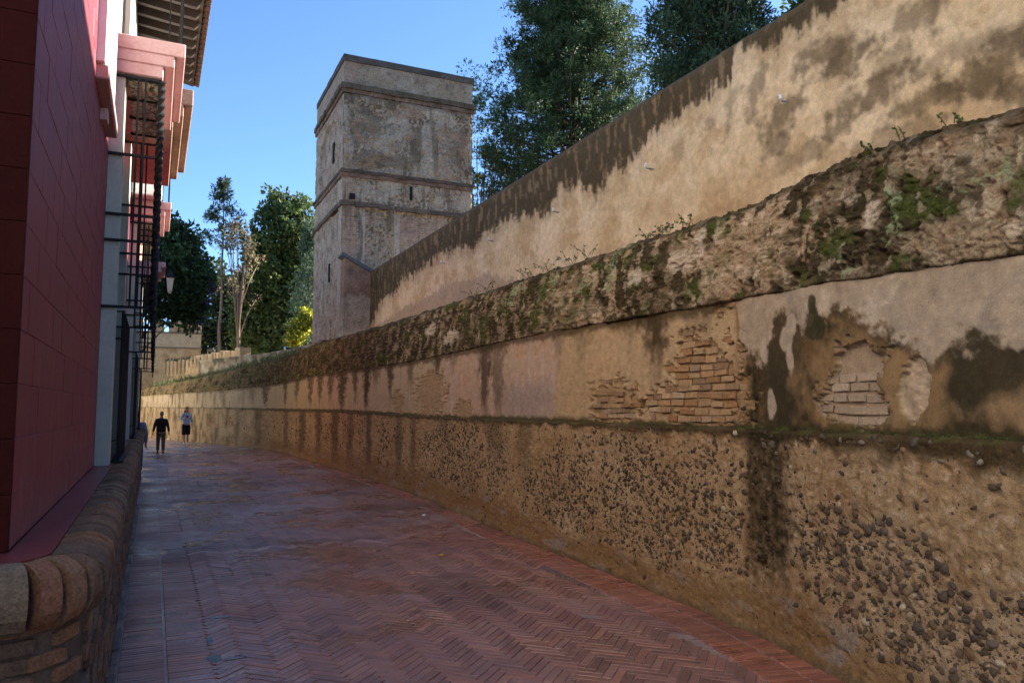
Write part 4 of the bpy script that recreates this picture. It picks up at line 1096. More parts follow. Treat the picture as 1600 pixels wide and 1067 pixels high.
def build_house_wall():
    body = MB(); body.box(-7, HX - .022, 3.322, 16.3, 0, 8.0)
    wall = body.build('wall', M_RED, HOUSE)
    # painted blocks of the near wall
    rng = random.Random(4)
    shapes = [bevel_box(.024, .395, .195, .0045) for _ in range(1)]
    meshes = {}
    def block(nm, lx, ly, lz, loc, mat):
        key = (round(lx, 3), round(ly, 3), round(lz, 3), mat.name)
        if key not in meshes:
            V, F = bevel_box(lx, ly, lz, .0022); me = bpy.data.meshes.new(nm); me.from_pydata([tuple(v) for v in V], [], F); me.materials.append(mat); meshes[key] = me
        o = bpy.data.objects.new(nm, meshes[key]); COL.objects.link(o); o.parent = wall; o.matrix_world = Matrix.Translation(loc)
    for r in range(20):
        z = 1.236 + r * .2; y = 3.3 - (0 if r % 2 else .2)
        while y < 7.75:
            a, b = max(y, 3.324), min(y + .4, 7.75)
            if b - a > .03: block('block', .024, b - a - .0015, .1985, (HX - .0135 + rng.uniform(-.0012, .0012), (a + b) / 2, z + .1), M_RED)
            y += .4
        for k in range(3):
            x1 = HX - .4 * k - (.2 if r % 2 else 0); block('block', .3985, .024, .1985, (x1 - .2, 3.311 + rng.uniform(-.001, .001), z + .1), M_REDEND)
        if r % 2: block('block', .1985, .024, .1985, (HX - .1, 3.311, z + .1), M_REDEND)
    # smooth wall beyond the first window
    MB().box(HX - .03, HX, 7.75, 16.3, 1.236, 5.1).build('render', M_RED, HOUSE)
    MB().box(HX - .03, HX + .001, 7.75, 16.3, 5.1, 8.0).build('upper_render', M_WHITE, HOUSE)
    MB().box(HX - .03, HX, 3.3, 7.75, 5.24, 8.0).build('upper_render', M_WHITE, HOUSE)  # white added on this stretch to bounce neutral light
    # plinth core and red sill
    pp = [(-7, 3.02)] + [(-.50 + .28 * math.sin(t), 3.30 - .28 * math.cos(t)) for t in np.linspace(0, math.pi / 2, 12)] + [(-.22, 21.2), (-7, 21.2)]
    pl = MB().prism(pp, 'z', -.05, 1.04).build('plinth', paint('plinth_mortar', (.12, .09, .07), .95, .2, 40, (.7, 1.2), .004), HOUSE)
    pts = [(-7, 3.07)]; pts += [(-.50 + .19 * math.sin(t), 3.26 - .19 * math.cos(t)) for t in np.linspace(0, math.pi / 2, 9)]; pts += [(-.31, 21.1), (HX, 21.1), (HX, 3.3), (-7, 3.3)]
    MB().prism(pts, 'z', 1.12, 1.232).build('sill', M_SILL, HOUSE)
    # puddle-like stains of water on the sill are part of its paint
    return wall, pl
HWALL, PLINTH = build_house_wall()

def coping_path(s):
    # from the left along -x side, round the corner, then along +y
    L1 = 2.6; r = .26; La = r * math.pi / 2
    cx, cy = -.50, 3.30
    if s < L1: return (cx - L1 + s, cy - r), (1, 0)
    s -= L1
    if s < La:
        t = s / r; return (cx + r * math.sin(t), cy - r * math.cos(t)), (math.cos(t), math.sin(t))
    s -= La
    return (cx + r, cy + s), (0, 1)
def build_plinth_bricks():
    rng = np.random.default_rng(31)
    cols = np.array([(.25, .135, .080), (.20, .12, .08), (.28, .16, .09), (.15, .10, .07), (.23, .165, .11), (.14, .095, .065), (.24, .115, .07)])
    # rolled coping: one brick per slice, rounded outwards
    s = 1.3; k = 0; meshes = []; mass = []
    def slice_mesh(th, seed):
        r2 = np.random.default_rng(seed); na = 17
        A = np.linspace(-2.0, 1.75, na); prof = [(.118 * (1 + r2.uniform(-.035, .03)) * math.copysign(abs(math.cos(a)) ** .85, math.cos(a)), .112 * (1 + r2.uniform(-.035, .03)) * math.copysign(abs(math.sin(a)) ** .85, math.sin(a))) for a in A]
        prof = [(-.10, -.105)] + prof + [(-.10, .10)]
        V = []; n = len(prof)
        for t, sc in ((-.5, .985), (-.47, 1.0), (.47, 1.0), (.5, .985)):
            for (u, v) in prof: V.append((t * th, u * sc, v * sc))
        F = []
        for j in range(3):
            for i in range(n): F.append((j * n + i, j * n + (i + 1) % n, (j + 1) * n + (i + 1) % n, (j + 1) * n + i))
        F.append(tuple(range(n))[::-1]); F.append(tuple(3 * n + i for i in range(n)))
        return np.array(V), F
    var = [slice_mesh(1.0, 300 + j) for j in range(8)]
    mlist = {}
    while s < 21.0:
        th = rng.uniform(.052, .075) * (1.25 if s < 3.05 else 1)
        (x, y), (tx, ty) = coping_path(s + th / 2)
        T = Vector((tx, ty, 0)); Nn = Vector((ty, -tx, 0))
        Mr = Matrix((T, Nn, Vector((0, 0, 1)))).transposed()
        M = mat4(Vector((x + Nn.x * .0 + rng.normal(0, .0015), y + rng.normal(0, .0015), 1.118 + rng.normal(0, .002))), Mr @ Matrix.Rotation(rng.normal(0, .012), 3, 'Y'), (th - .003, rng.uniform(.975, 1.025), rng.uniform(.98, 1.02)))
        j = int(rng.integers(8)); ci = int(rng.integers(7))
        if s < 14.5:
            if (j, ci) not in mlist:
                V, F = var[j]; me = bpy.data.meshes.new('coping_brick'); me.from_pydata([tuple(v) for v in V], [], F)
                cc = np.ones((len(V), 4), np.float32); cc[:, :3] = cols[ci] * rng.uniform(.9, 1.1); me.attributes.new('Col', 'FLOAT_COLOR', 'POINT').data.foreach_set('color', cc.ravel()); me.materials.append(M_COPING); mlist[(j, ci)] = me
            o = bpy.data.objects.new('coping_brick', mlist[(j, ci)]); COL.objects.link(o); o.parent = PLINTH; o.matrix_world = Matrix(M.tolist())
        else: mass.append((M, cols[ci], j))
        s += th
    V, F = var[0]
    o = scatter('coping_run', V, F, np.array([m for m, c, j in mass]), np.array([c for m, c, j in mass]), M_COPING, PLINTH, False); o['kind'] = 'stuff'
    # thin courses below
    h = .062; its = []
    for r in range(17):
        z = r * h + .03; y = 3.0 + (0 if r % 2 else .13)
        while y < 21.1:
            l = .26 * rng.uniform(.85, 1.05); its.append((y + l / 2, z, l)); y += l
    its = np.array(its); order = np.argsort(its[:, 0] - its[:, 1] * 1.5); V, F = bevel_box(1, 1, 1, .08); own = set(order[:220].tolist())
    ml = {}; mm = []; cs = []
    for i, (y, z, l) in enumerate(its):
        if y < 3.30 + .26 * math.pi / 2:
            t = math.pi / 2 - min(1.2, (3.71 - y) / .28); M = mat4(Vector((-.50 + (.268 + rng.uniform(-.005, .006)) * math.sin(t), 3.30 - (.268 + rng.uniform(-.005, .006)) * math.cos(t), z)), Matrix.Rotation(t - math.pi / 2, 3, 'Z'), (.05, min(l, .16) - .012, h - .013))
        else: M = mat4(Vector((-.222 + rng.uniform(-.006, .008), y - .1, z)), None, (.05, l - .012, h - .013))
        ci = int(rng.integers(7))
        if i in own:
            if ci not in ml:
                me = bpy.data.meshes.new('brick'); me.from_pydata([tuple(v) for v in V], [], F); cc = np.ones((len(V), 4), np.float32); cc[:, :3] = cols[ci]; me.attributes.new('Col', 'FLOAT_COLOR', 'POINT').data.foreach_set('color', cc.ravel()); me.materials.append(M_COPING); ml[ci] = me
            o = bpy.data.objects.new('brick', ml[ci]); COL.objects.link(o); o.parent = PLINTH; o.matrix_world = Matrix(M.tolist())
        else: mm.append(M); cs.append(cols[ci])
    o = scatter('brick_courses', V, F, np.array(mm), np.array(cs), M_COPING, PLINTH); o['kind'] = 'stuff'
    # rough stones on the face turned to the camera
    rs = random.Random(9)
    for k in range(26):
        z = .08 + (k % 7) * .145; x = -.62 - (k // 7) * .25 + (.06 if k % 2 else 0)
        mb = MB(); mb.box(x - .11, x + .10, 2.985 + rs.uniform(-.01, .01), 3.06, z - .065, z + .06, .02); me = mb.mesh('stone')
        cc = np.ones((len(me.vertices), 4), np.float32); cc[:, :3] = cols[k % 7] * .8; me.attributes.new('Col', 'FLOAT_COLOR', 'POINT').data.foreach_set('color', cc.ravel()); me.materials.append(M_COPING); link('stone', me, PLINTH)
    # low stone kerb along the foot
    for k in range(60):
        y = 4 + k * .28; mb = MB(); mb.box(-.20, -.152, y, y + .27, -.02, .05 + rs.uniform(-.01, .012), .008)
        if k >= 40: continue
        me = mb.mesh('kerb_brick'); cc = np.ones((len(me.vertices), 4), np.float32); cc[:, :3] = np.array((.26, .2, .17)) * rs.uniform(.7, 1.1); me.attributes.new('Col', 'FLOAT_COLOR', 'POINT').data.foreach_set('color', cc.ravel()); me.materials.append(M_COPING); link('kerb_brick', me, PLINTH)
build_plinth_bricks()

def twisted(mb, x, y, z0, z1, a=.016, turns=14):
    n = int((z1 - z0) / .012); V = []; F = []
    for i in range(n + 1):
        z = z0 + (z1 - z0) * i / n; t = 2 * math.pi * turns * i / n / 2
        for k in range(4):
            u = t + k * math.pi / 2; r = a * 1.35; V.append((x + r * math.cos(u), y + r * math.sin(u), z))
    for i in range(n):
        for k in range(4): F.append((i * 4 + k, i * 4 + (k + 1) % 4, i * 4 + 4 + (k + 1) % 4, i * 4 + 4 + k))
    F += [(3, 2, 1, 0), tuple(n * 4 + k for k in range(4))]
    mb.add(V, F)

def bar(p, q, w, parent, name='bar'):
    p, q = Vector(p), Vector(q); mb = MB(); mb.tube([p, q], w * .72, 4, True, True); return mb.build(name, M_IRON, parent)

def window_bay(house, y0, length, lower=True, ztop=4.80, zsoft=4.83, proj=-.03, label=None):
    """tall window with pale frame, iron grille below and above, and a stepped balcony slab over it"""
    yf = y0; ye = y0 + length
    for a in (yf, ye - .28):
        MB().box(HX - .01, HX + .115, a, a + .28, 1.236, zsoft).build('window_frame', M_FRAME, house)
    win = MB().box(HX - .02, HX + .012, yf + .28, ye - .28, 1.3, zsoft - .3).build('window', M_WOOD, house)
    nP = 4
    for k in range(2):
        for j in range(nP):
            w = (length - .56) / 2; MB().box(HX + .01, HX + .016, yf + .28 + k * w + .08, yf + .28 + (k + 1) * w - .08, 1.45 + j * .8, 2.1 + j * .8).build('pane', M_GLASS, win)
    g = empty('window_grille', (HX, yf, 0), house); g.location = Vector((HX, yf, 0)) - house.location
    a, b = yf - .02, ye - .35
    zs = [2.655, 3.26, 3.50, 4.06, ztop]
    zb = 2.655
    for z in zs:
        bar((HX + .0, a, z), (proj, a, z), .023, g); bar((HX + .0, b, z), (proj, b, z), .021, g); bar((proj, a, z), (proj, b, z), .018, g)
    for y in (a, b):
        mb = MB(); twisted(mb, proj, y, zb - .02, ztop, .026); mb.build('corner_bar', M_IRON, g)
        for x in (-.165, -.225): bar((x, y, zb), (x, y, ztop), .017, g)
    n = int((b - a) / .15)
    for k in range(1, n):
        y = a + (b - a) * k / n; bar((proj, y, zb), (proj, y, ztop), .015, g)
    for z in (2.60, 2.52): bar((proj, a + .1, z), (proj, b, z), .018, g)
    if lower:
        c, d, xl = yf + .42, ye - .1, -.285
        n = int((d - c) / .095)
        for k in range(n + 1):
            y = c + (d - c) * k / n; bar((xl, y, 1.20), (xl, y, 2.67), .024, g)
        for z in (1.22, 1.44, 2.40, 2.66):
            bar((xl, c, z), (xl, d, z), .014, g); bar((HX, c - .25 if z in (1.44, 2.40) else c, z), (xl, c, z), .014, g)
        MB().box(xl - .06, xl + .05, c - .02, d, 1.232, 1.25).build('foot_rail', M_IRON, g)
        bar((HX, c, 2.40), (xl, c, 2.40), .014, g)
    # balcony
    bal = empty('balcony', (HX, yf, zsoft), house); bal.location = Vector((HX, yf, zsoft)) - house.location
    for k, (px, z0, z1, dy) in enumerate([(-.02, zsoft, zsoft + .115, 0), (.075, zsoft + .115, zsoft + .225, .03), (.165, zsoft + .225, zsoft + .36, .06)]):
        MB().box(HX + .02, px, yf - .03 - dy * .3, ye - .55 + dy, z0, z1, .008).build('slab_step', M_PINK, bal)
    m_sof = soffit_mat()
    xs = (HX + .12, -.20, -.045)
    ys = np.linspace(yf + .05, ye - .62, 4)
    for i in range(2):
        for j in range(3): MB().box(xs[i] + .015, xs[i + 1] - .01, ys[j] + .012, ys[j + 1] - .012, zsoft - .012, zsoft + .004).build('soffit_tile', m_sof, bal)
    for y in ys: MB().box(HX + .115, -.04, y - .012, y + .012, zsoft - .03, zsoft + .003).build('soffit_bar', M_IRON, bal)
    ra = empty('railing', (HX, yf, zsoft), house); ra.location = Vector((HX, yf, zsoft)) - house.location
    rz = zsoft + .36
    for y in (yf - .02, ye - .55): bar((.13, y, rz), (.13, y, rz + .98), .012, ra, 'post'); 
    bar((.02, yf - .02, rz), (.02, yf - .02, rz + .98), .012, ra, 'post')
    n = int((length - .55) / .13)
    for k in range(n): bar((.13, yf + .1 + k * .13, rz + .05), (.13, yf + .1 + k * .13, rz + .95), .006, ra, 'baluster')
    bar((.13, yf - .02, rz + .97), (.13, ye - .55, rz + .97), .012, ra, 'rail'); bar((HX, yf - .02, rz + .97), (.13, yf - .02, rz + .97), .012, ra, 'rail'); bar((.13, yf - .02, rz + .06), (.13, ye - .55, rz + .06), .01, ra, 'rail')
    return g
_sof = []
def soffit_mat():
    if _sof: return _sof[0]
    m, N, L, B = newmat('patterned_soffit_tile'); co = coords(N, L)
    v = N.new('ShaderNodeTexVoronoi'); v.inputs['Scale'].default_value = 34; L.new(co, v.inputs['Vector'])
    r = N.new('ShaderNodeValToRGB'); L.new(v.outputs['Color'], r.inputs['Fac']); r.color_ramp.interpolation = 'CONSTANT'
    els = r.color_ramp.elements; els[0].color = (.42, .36, .24, 1); els[1].position = .75; els[1].color = (.30, .10, .05, 1)
    e = els.new(.35); e.color = (.05, .07, .04, 1); e = els.new(.55); e.color = (.5, .45, .33, 1)
    L.new(r.outputs[0], B.inputs['Base Color']); B.inputs['Roughness'].default_value = .4; _sof.append(m); return m

window_bay(HOUSE, 7.75, 2.3)
window_bay(HOUSE, 14.0, 2.2)

def build_house_upper():
    # sunlit window surround over the near wall
    w = MB().box(HX - .02, HX + .055, 6.0, 7.35, 4.20, 6.3).build('window_surround', M_WHITE, HOUSE)
    MB().box(HX + .05, HX + .06, 6.25, 7.1, 4.4, 6.1).build('blind', M_WHITE, w)
    MB().box(HX - .02, HX + .085, 6.05, 7.40, 4.09, 4.20, .01).build('window_sill', M_PINK, HOUSE)
    MB().box(HX - .02, HX + .05, 6.6, 6.75, 3.98, 4.07).build('sill_bracket', M_PINK, HOUSE)
    # stained canopy after the first balcony
    c = empty('canopy', (HX, 9.7, 5.1), HOUSE); c.location = Vector((HX, 9.7, 5.1)) - HOUSE.location
    for px, z0, z1, dy in [(.10, 5.02, 5.17, 0), (.21, 5.17, 5.32, .12), (.31, 5.32, 5.52, .25)]:
        MB().box(HX, px, 9.65, 12.3 + dy, z0, z1, .01).build('slab_step', M_BROWN, c)
    # white bay of the next window
    b = MB().box(HX, .02, 13.65, 15.3, 5.2, 6.35, .02).build('enclosed_bay', M_WHITE, HOUSE)
    for k in range(2): MB().box(.015, .028, 13.8 + k * .75, 14.45 + k * .75, 5.5, 6.2).build('pane', M_GLASS, b)
    # balcony door with an arched head
    d = MB(); n = 14
    pts = [(9.0, 5.2), (10.2, 5.2), (10.2, 6.9)] + [(9.6 + .6 * math.cos(t), 6.9 + .4 * math.sin(t)) for t in np.linspace(0, math.pi, n)] + [(9.0, 6.9)]
    d.prism(pts, 'x', HX, HX + .03).build('balcony_door', M_WOOD, HOUSE)
    # eaves: boards, rafters, tiles
    ro = MB().prism([(HX - 1.5, 8.6), (.50, 8.06), (.50, 8.12), (HX - 1.5, 8.75)], 'y', 3.0, 16.0).build('roof', M_WOOD, HOUSE)
    for k in range(34):
        y = 3.2 + k * .37; MB().prism([(HX - .2, 8.05), (.40, 7.94), (.45, 8.0), (.45, 8.07), (HX - .2, 8.25)], 'y', y, y + .09).build('rafter', M_WOOD, ro)
    V = []; F = []; ns = 7
    for t in (0, 1):
        for k in range(ns): a = math.pi * k / (ns - 1); V.append((t * .45, math.cos(a) * .095, math.sin(a) * .075))
    for t in (0, 1):
        for k in range(ns): a = math.pi * k / (ns - 1); V.append((t * .45, math.cos(a) * .08, math.sin(a) * .06))
    for k in range(ns - 1): F += [(k, k + 1, ns + k + 1, ns + k), (2 * ns + k, 3 * ns + k, 3 * ns + k + 1, 2 * ns + k + 1), (k, 2 * ns + k, 2 * ns + k + 1, k + 1), (ns + k, ns + k + 1, 3 * ns + k + 1, 3 * ns + k)]
    me = bpy.data.meshes.new('roof_tile'); me.from_pydata(V, [], F); me.materials.append(M_TILE); me.update()
    for k in range(65):
        o = bpy.data.objects.new('roof_tile', me); COL.objects.link(o); o.parent = ro; o.matrix_world = Matrix.Translation((.60, 3.1 + k * .2, 8.06)) @ Matrix.Rotation(math.pi, 4, 'Z') @ Matrix.Rotation(-.25, 4, 'Y')
build_house_upper()

def build_next_houses():
    h = empty('salmon_house', (HX, 18, 0)); tag(h, 'second salmon pink house along the street with grilles and balconies', 'house')
    m2 = paint('salmon_paint', (.46, .15, .12), .6, .4, 40, (.88, 1.1), .003)
    MB().box(-7, HX - .003, 16.31, 24.5, 0, 7.0).build('wall', m2, h)
    window_bay(h, 19.9, 2.0, True)
    MB().box(-7, HX + .5, 16.3, 24.7, 7.0, 7.12).build('cornice', M_BROWN, h)
    MB().box(-7, HX + .42, 16.32, 24.6, 6.85, 7.0).build('cornice', M_PINK, h)
    y = empty('yellow_house', (HX, 29, 0)); tag(y, 'narrow pale yellow house beyond the pink ones under the flowering vine', 'house')
    my = paint('yellow_paint', (.58, .42, .17), .7, .3, 30, (.88, 1.1), .003)
    MB().box(-7, HX - .05, 24.52, 33.5, 0, 7.4).build('wall', my, y)
    MB().box(HX - .06, HX - .02, 26, 27.2, .3, 2.6).build('door', M_WOOD, y)
    w = MB().box(HX - .06, HX - .02, 29, 30, 3.2, 4.8).build('window', M_WHITE, y); MB().box(HX - .03, HX - .015, 29.1, 29.9, 3.3, 4.7).build('pane', M_GLASS, w)
    MB().box(-7, HX + .25, 24.5, 33.6, 7.4, 7.6).build('cornice', M_WHITE, y)
build_next_houses()
def build_shade_house():  # unseen house added to dim the near-left corner, white for neutral bounce
    h = empty('unseen_shade_house', (-5, -8, 0)); tag(h, 'unseen plain house added behind the camera to shade the near left corner', 'house')
    MB().box(-9, -1.6, -16, .3, 0, 8).build('wall', M_WHITE, h); MB().box(-9.2, -1.3, -16.2, .5, 8, 8.2).build('roof', M_TILE, h)
    MB().box(-1.62, -1.57, -4, -3, 0, 2.3).build('door', M_WOOD, h)
build_shade_house()
def build_bounce_house():  # added out of view so its sunlit white wall brightens the far wall
    h = empty('unseen_bounce_house', (-5, 46, 0)); tag(h, 'unseen whitewashed house added at the left bend to bounce light onto the far wall', 'house')
    MB().box(-11, -5.2, 35.5, 60, 0, 8.5).build('wall', M_WHITE, h); MB().box(-11.2, -4.9, 35.3, 60.2, 8.5, 8.7).build('cornice', M_PINK, h)
    for k in range(5):
        w = MB().box(-5.22, -5.15, 38 + k * 4, 39.2 + k * 4, 3.6, 5.4).build('window', M_WOOD, h); MB().box(-5.16, -5.14, 38.1 + k * 4, 39.1 + k * 4, 3.7, 5.3).build('pane', M_GLASS, w)
    MB().box(-5.22, -5.15, 44, 45.3, 0, 2.4).build('door', M_WOOD, h)
build_bounce_house()

# ------------------------------------------------------------------ trees and plants
def leaves(name, pts, dirs, size, aspect, cols, mat, parent, bend=.3, seed=0):
    """one diamond-shaped leaf per point: pts (n,3), dirs (n,3) growth direction, size (n,)"""
    r = np.random.default_rng(seed); n = len(pts)
    d = dirs / np.maximum(np.linalg.norm(dirs, axis=1), 1e-6)[:, None]
    a = np.cross(d, r.normal(size=(n, 3))); a /= np.maximum(np.linalg.norm(a, axis=1), 1e-6)[:, None]
    up = np.cross(a, d); s = size[:, None]
    V = np.stack([pts, pts + d * s * .45 + a * s * aspect + up * s * .1 * bend, pts + d * s, pts + d * s * .45 - a * s * aspect + up * s * .1 * bend], 1).reshape(-1, 3)
    F = (np.arange(n) * 4)[:, None] + np.array([[0, 1, 2, 3]])
    return link(name, raw_mesh(name, V, F, mat, np.repeat(np.clip(cols, 0, 1), 4, axis=0)), parent)

def clumps(centres, radii, per, rng, out=.6):
    """points and directions of leaves for a set of clump centres"""
    n = len(centres); c = np.repeat(centres, per, 0); rad = np.repeat(radii, per)[:, None]
    v = rng.normal(size=(n * per, 3)); v /= np.linalg.norm(v, axis=1)[:, None]
    rr = rng.uniform(.25, 1, (n * per, 1)) ** .6
    return c + v * rad * rr, v + rng.normal(0, .5, v.shape), np.repeat(np.arange(n), per)

def trunk(mb, base, top, r0, r1, n=10, wob=.15, rng=random):
    pts = []; rad = []
    for i in range(n + 1):
        t = i / n; pts.append((base[0] + (top[0] - base[0]) * t + rng.uniform(-wob, wob) * (0 < i < n), base[1] + (top[1] - base[1]) * t + rng.uniform(-wob, wob) * (0 < i < n), base[2] + (top[2] - base[2]) * t))
        rad.append(r0 + (r1 - r0) * t)
    mb.tube(pts, rad, 8); return pts

def conifer(name, label, x, y, h, z0, profile, per, nclump, seed, col, csize, lsize, trunks=1, flat=.6, tilt=.35, barkmat=None, dens=1.0, group=None):
    """evergreen: limbs leave the trunk all the way up and carry tufts of foliage"""
    rng = np.random.default_rng(seed); pr = random.Random(seed)
    root = empty(name, (x, y, 0)); tag(root, label, 'tree', group)
    mb = MB(); tp = []
    for k in range(trunks):
        dx, dy = (pr.uniform(-.8, .8), pr.uniform(-.4, .4)) if trunks > 1 else (0, 0)
        tp.append(trunk(mb, (x + dx, y + dy, 0), (x + dx * 1.4, y + dy, h * .96), .02 * h * .55, .02, 12, .08, pr))
    cs = []; rs = []; ls = []
    if trunks > 2:
        nl = nclump // 9
        for i in range(nl):
            t = (i + rng.uniform()) / nl; z = z0 + (h - z0) * t; a = i * 2.39996 + rng.normal(0, .4); Ln = profile(t) * rng.uniform(.62, 1.12)
            for q in range(9):
                u = rng.uniform(.18, 1) ** .8; side = rng.normal(0, .16 + .22 * (1 - u)) * 1.6
                r = Ln * u; cs.append((x + r * math.cos(a) - side * math.sin(a), y + r * math.sin(a) + side * math.cos(a), z + Ln * (.10 * u - .18 * u * u + .22 * u ** 4) + rng.normal(0, .22))); rs.append(csize * rng.uniform(.55, 1.1) * (1.15 - .5 * u))
            mb.tube([(x, y, z - .4), (x + Ln * .5 * math.cos(a), y + Ln * .5 * math.sin(a), z - .02), (x + Ln * .95 * math.cos(a), y + Ln * .95 * math.sin(a), z + .1)], [.07, .045, .012], 5)
        nclump = nclump // 4
    for i in range(nclump):
        t = rng.uniform(0, 1); z = z0 + (h - z0) * t; Rm = profile(t)
        a = rng.uniform(0, 2 * math.pi); k = rng.uniform(.02, 1) ** .5
        lump = 1 + .45 * noise(np.array(math.cos(a) * 1.7 + seed), np.array(z * .55), 7) + .3 * noise(np.array(a * 1.3), np.array(z * 1.6), 8)
        r = Rm * k * float(lump)
        cs.append((x + r * math.cos(a), y + r * math.sin(a), z + r * tilt * .3 + rng.normal(0, .15))); rs.append(csize * rng.uniform(.6, 1.25))
        if i % 5 == 0 and k > .45:
            mb.tube([(x, y, z - r * tilt), (x + r * .5 * math.cos(a), y + r * .5 * math.sin(a), z - r * tilt * .3), (x + r * .95 * math.cos(a), y + r * .95 * math.sin(a), z + r * tilt * .2)], [.05, .035, .012], 5)
    cs = np.array(cs); rs = np.array(rs)
    P, Dv, own = clumps(cs, rs, per, rng)
    P[:, 2] = cs[own, 2] + (P[:, 2] - cs[own, 2]) * flat
    Dv[:, 2] += .35
    base = np.array(col) * (1 + .35 * rng.normal(size=(len(cs), 1)) * .6)[own] * rng.uniform(.7, 1.35, (len(P), 1))
    leaves('crown', P, Dv, lsize * rng.uniform(.6, 1.4, len(P)), .16, base, M_LEAF, root, seed=seed)
    mb.build('trunk', barkmat or M_BARK, root, True)
    return root

def broadleaf(name, label, x, y, blobs, per, nclump, seed, col, csize, lsize, trunk_top, r0=.25, aspect=.32, mat=None, bark=None, cat='tree', limbs=10, group=None, hi=None):
    rng = np.random.default_rng(seed); pr = random.Random(seed)
    root = empty(name, (x, y, 0)); tag(root, label, cat, group)
    mb = MB(); trunk(mb, (x, y, 0), (x, y, trunk_top), r0, r0 * .5, 8, .06, pr)
    vol = np.array([b[3] * b[4] * b[5] for b in blobs]) ** .8; vol /= vol.sum()
    cs = []
    for i in range(nclump):
        b = blobs[rng.choice(len(blobs), p=vol)]; v = rng.normal(size=3); v /= np.linalg.norm(v); k = rng.uniform(.3, 1) ** .5
        k *= 1 + .25 * float(noise(np.array(v[0] * 2.5 + seed), np.array(v[2] * 2.5 + v[1]), 12))
        cs.append((b[0] + v[0] * b[3] * k, b[1] + v[1] * b[4] * k, b[2] + v[2] * b[5] * k))
    cs = np.array(cs); rs = csize * rng.uniform(.6, 1.3, len(cs))
    for i in range(limbs):
        e = cs[rng.integers(len(cs))]; s0 = (x, y, trunk_top * rng.uniform(.55, 1)); m = [(s0[j] * .5 + e[j] * .5) + (0, 0, .3)[j] for j in range(3)]
        mb.tube([s0, m, e], [r0 * .35, r0 * .2, .02], 6)
    P, Dv, own = clumps(cs, rs, per, rng)
    base = np.array(col) * np.clip(1 + .3 * rng.normal(size=(len(cs), 1)), .4, 1.8)[own] * rng.uniform(.7, 1.35, (len(P), 1))
    if hi is not None:
        m = rng.uniform(size=len(P)) < hi[1]; base[m] = np.array(hi[0]) * rng.uniform(.7, 1.2, (m.sum(), 1))
    leaves('crown', P, Dv, lsize * rng.uniform(.6, 1.4, len(P)), aspect, base, mat or M_LEAF, root, seed=seed)
    mb.build('trunk', bark or M_BARK, root, True)
    return root

GREEN = (.045, .075, .030)
conifer('cedar_tree', 'great dark open-crowned conifer just right of the tower', 22.6, 40.0, 32, 9.0, lambda t: 7.4 * (1 - t ** 1.9) * (.72 + .35 * min(1, t * 4)), 72, 3000, 3, (.058, .090, .038), .55, .21, 3, .8, .3, dens=1)
conifer('cypress_tree', 'dense bluish cypress cut by the top edge behind the ochre wall', 18.9, 22.3, 22, 6.5, lambda t: 2.55 * min(1, t * 5) * (1 - max(0, t - .35) ** 1.4 * 1.35), 66, 2000, 5, (.050, .082, .042), .40, .19, 2, 1.1, 1.0)
conifer('pine_tree', 'tall thin conifer with a sparse tufted spire above the other far trees', 4.15, 58, 18.2, 13.2, lambda t: 2.4 * (1 - t) ** .9, 34, 90, 9, (.05, .07, .04), .34, .26, 1, .5, .2, M_BARK_PALE)
broadleaf('magnolia_tree', 'large rounded evergreen tree left of the tower with sunlit top', 8.8, 58.5, [(8.6, 58.5, 14.6, 2.5, 2.5, 3.4), (9.9, 58.5, 11.5, 2.6, 2.5, 3.6), (7.3, 58.5, 10.0, 2.3, 2.4, 3.6), (8.6, 58, 7.0, 3.2, 2.6, 2.6)], 70, 700, 13, (.085, .12, .040), .55, .30, 12, .35)
broadleaf('silk_oak_tree', 'half bare tree with pale branches and faded pinkish foliage, beside the thin conifer', 5.1, 55, [(5.0, 55, 13.4, 1.2, 1.0, 1.3), (5.5, 55, 11.8, .9, .9, 1.2), (4.6, 55, 10.2, .9, .9, 1.0), (5.8, 55, 9.3, .6, .6, .7)], 34, 50, 17, (.13, .125, .065), .42, .2, 9.5, .17, .22, M_LEAF_THIN, M_BARK_PALE, limbs=16, hi=((.30, .19, .13), .25))
broadleaf('dark_evergreen_tree', 'dark evergreen filling the gap behind the thin conifer', 5.2, 68, [(4.0, 68, 10.5, 2.6, 2.4, 3.4), (7.0, 68, 9.5, 2.6, 2.2, 3.5), (5.5, 67, 7.0, 4.0, 2.4, 2.6)], 50, 420, 19, (.055, .085, .040), .62, .34, 9, .35)
conifer('slim_cypress_tree', 'slim blue-green cypress tight against the left edge of the tower', 8.05, 45.5, 12.4, 4.5, lambda t: 1.05 * (1 - t ** 2.2) + .05, 46, 150, 23, (.085, .125, .075), .32, .22, 1, 1.2, 1.0)
broadleaf('lemon_tree', 'small bright yellow-leaved tree at the foot of the tower', 7.45, 44.6, [(7.5, 44.6, 6.2, .50, .5, .75), (7.9, 44.6, 6.7, .42, .5, .6), (7.2, 44.6, 5.5, .42, .45, .45)], 40, 80, 29, (.42, .40, .05), .26, .17, 5.6, .08, .34, M_LEAF_THIN, limbs=8, hi=((.14, .19, .03), .45))
broadleaf('bare_tree', 'leafless tangle of twigs with a few yellow leaves between tower and conifer', 15.9, 38.5, [(15.9, 38.5, 14.5, 1.5, 1.0, 3.2), (15.6, 38.5, 12.5, 1.1, .8, 1.6)], 3, 60, 31, (.38, .34, .05), .5, .22, 12, .12, .34, M_LEAF_THIN, limbs=46)
broadleaf('garden_tree', 'light green tree top peeping over the ochre wall beside the dense cypress', 24.0, 22.0, [(24.0, 22, 17.6, 1.2, 1.2, 1.5), (23.4, 22.4, 16.3, 1.0, 1.0, 1.2)], 40, 120, 37, (.085, .12, .035), .45, .26, 16, .2)

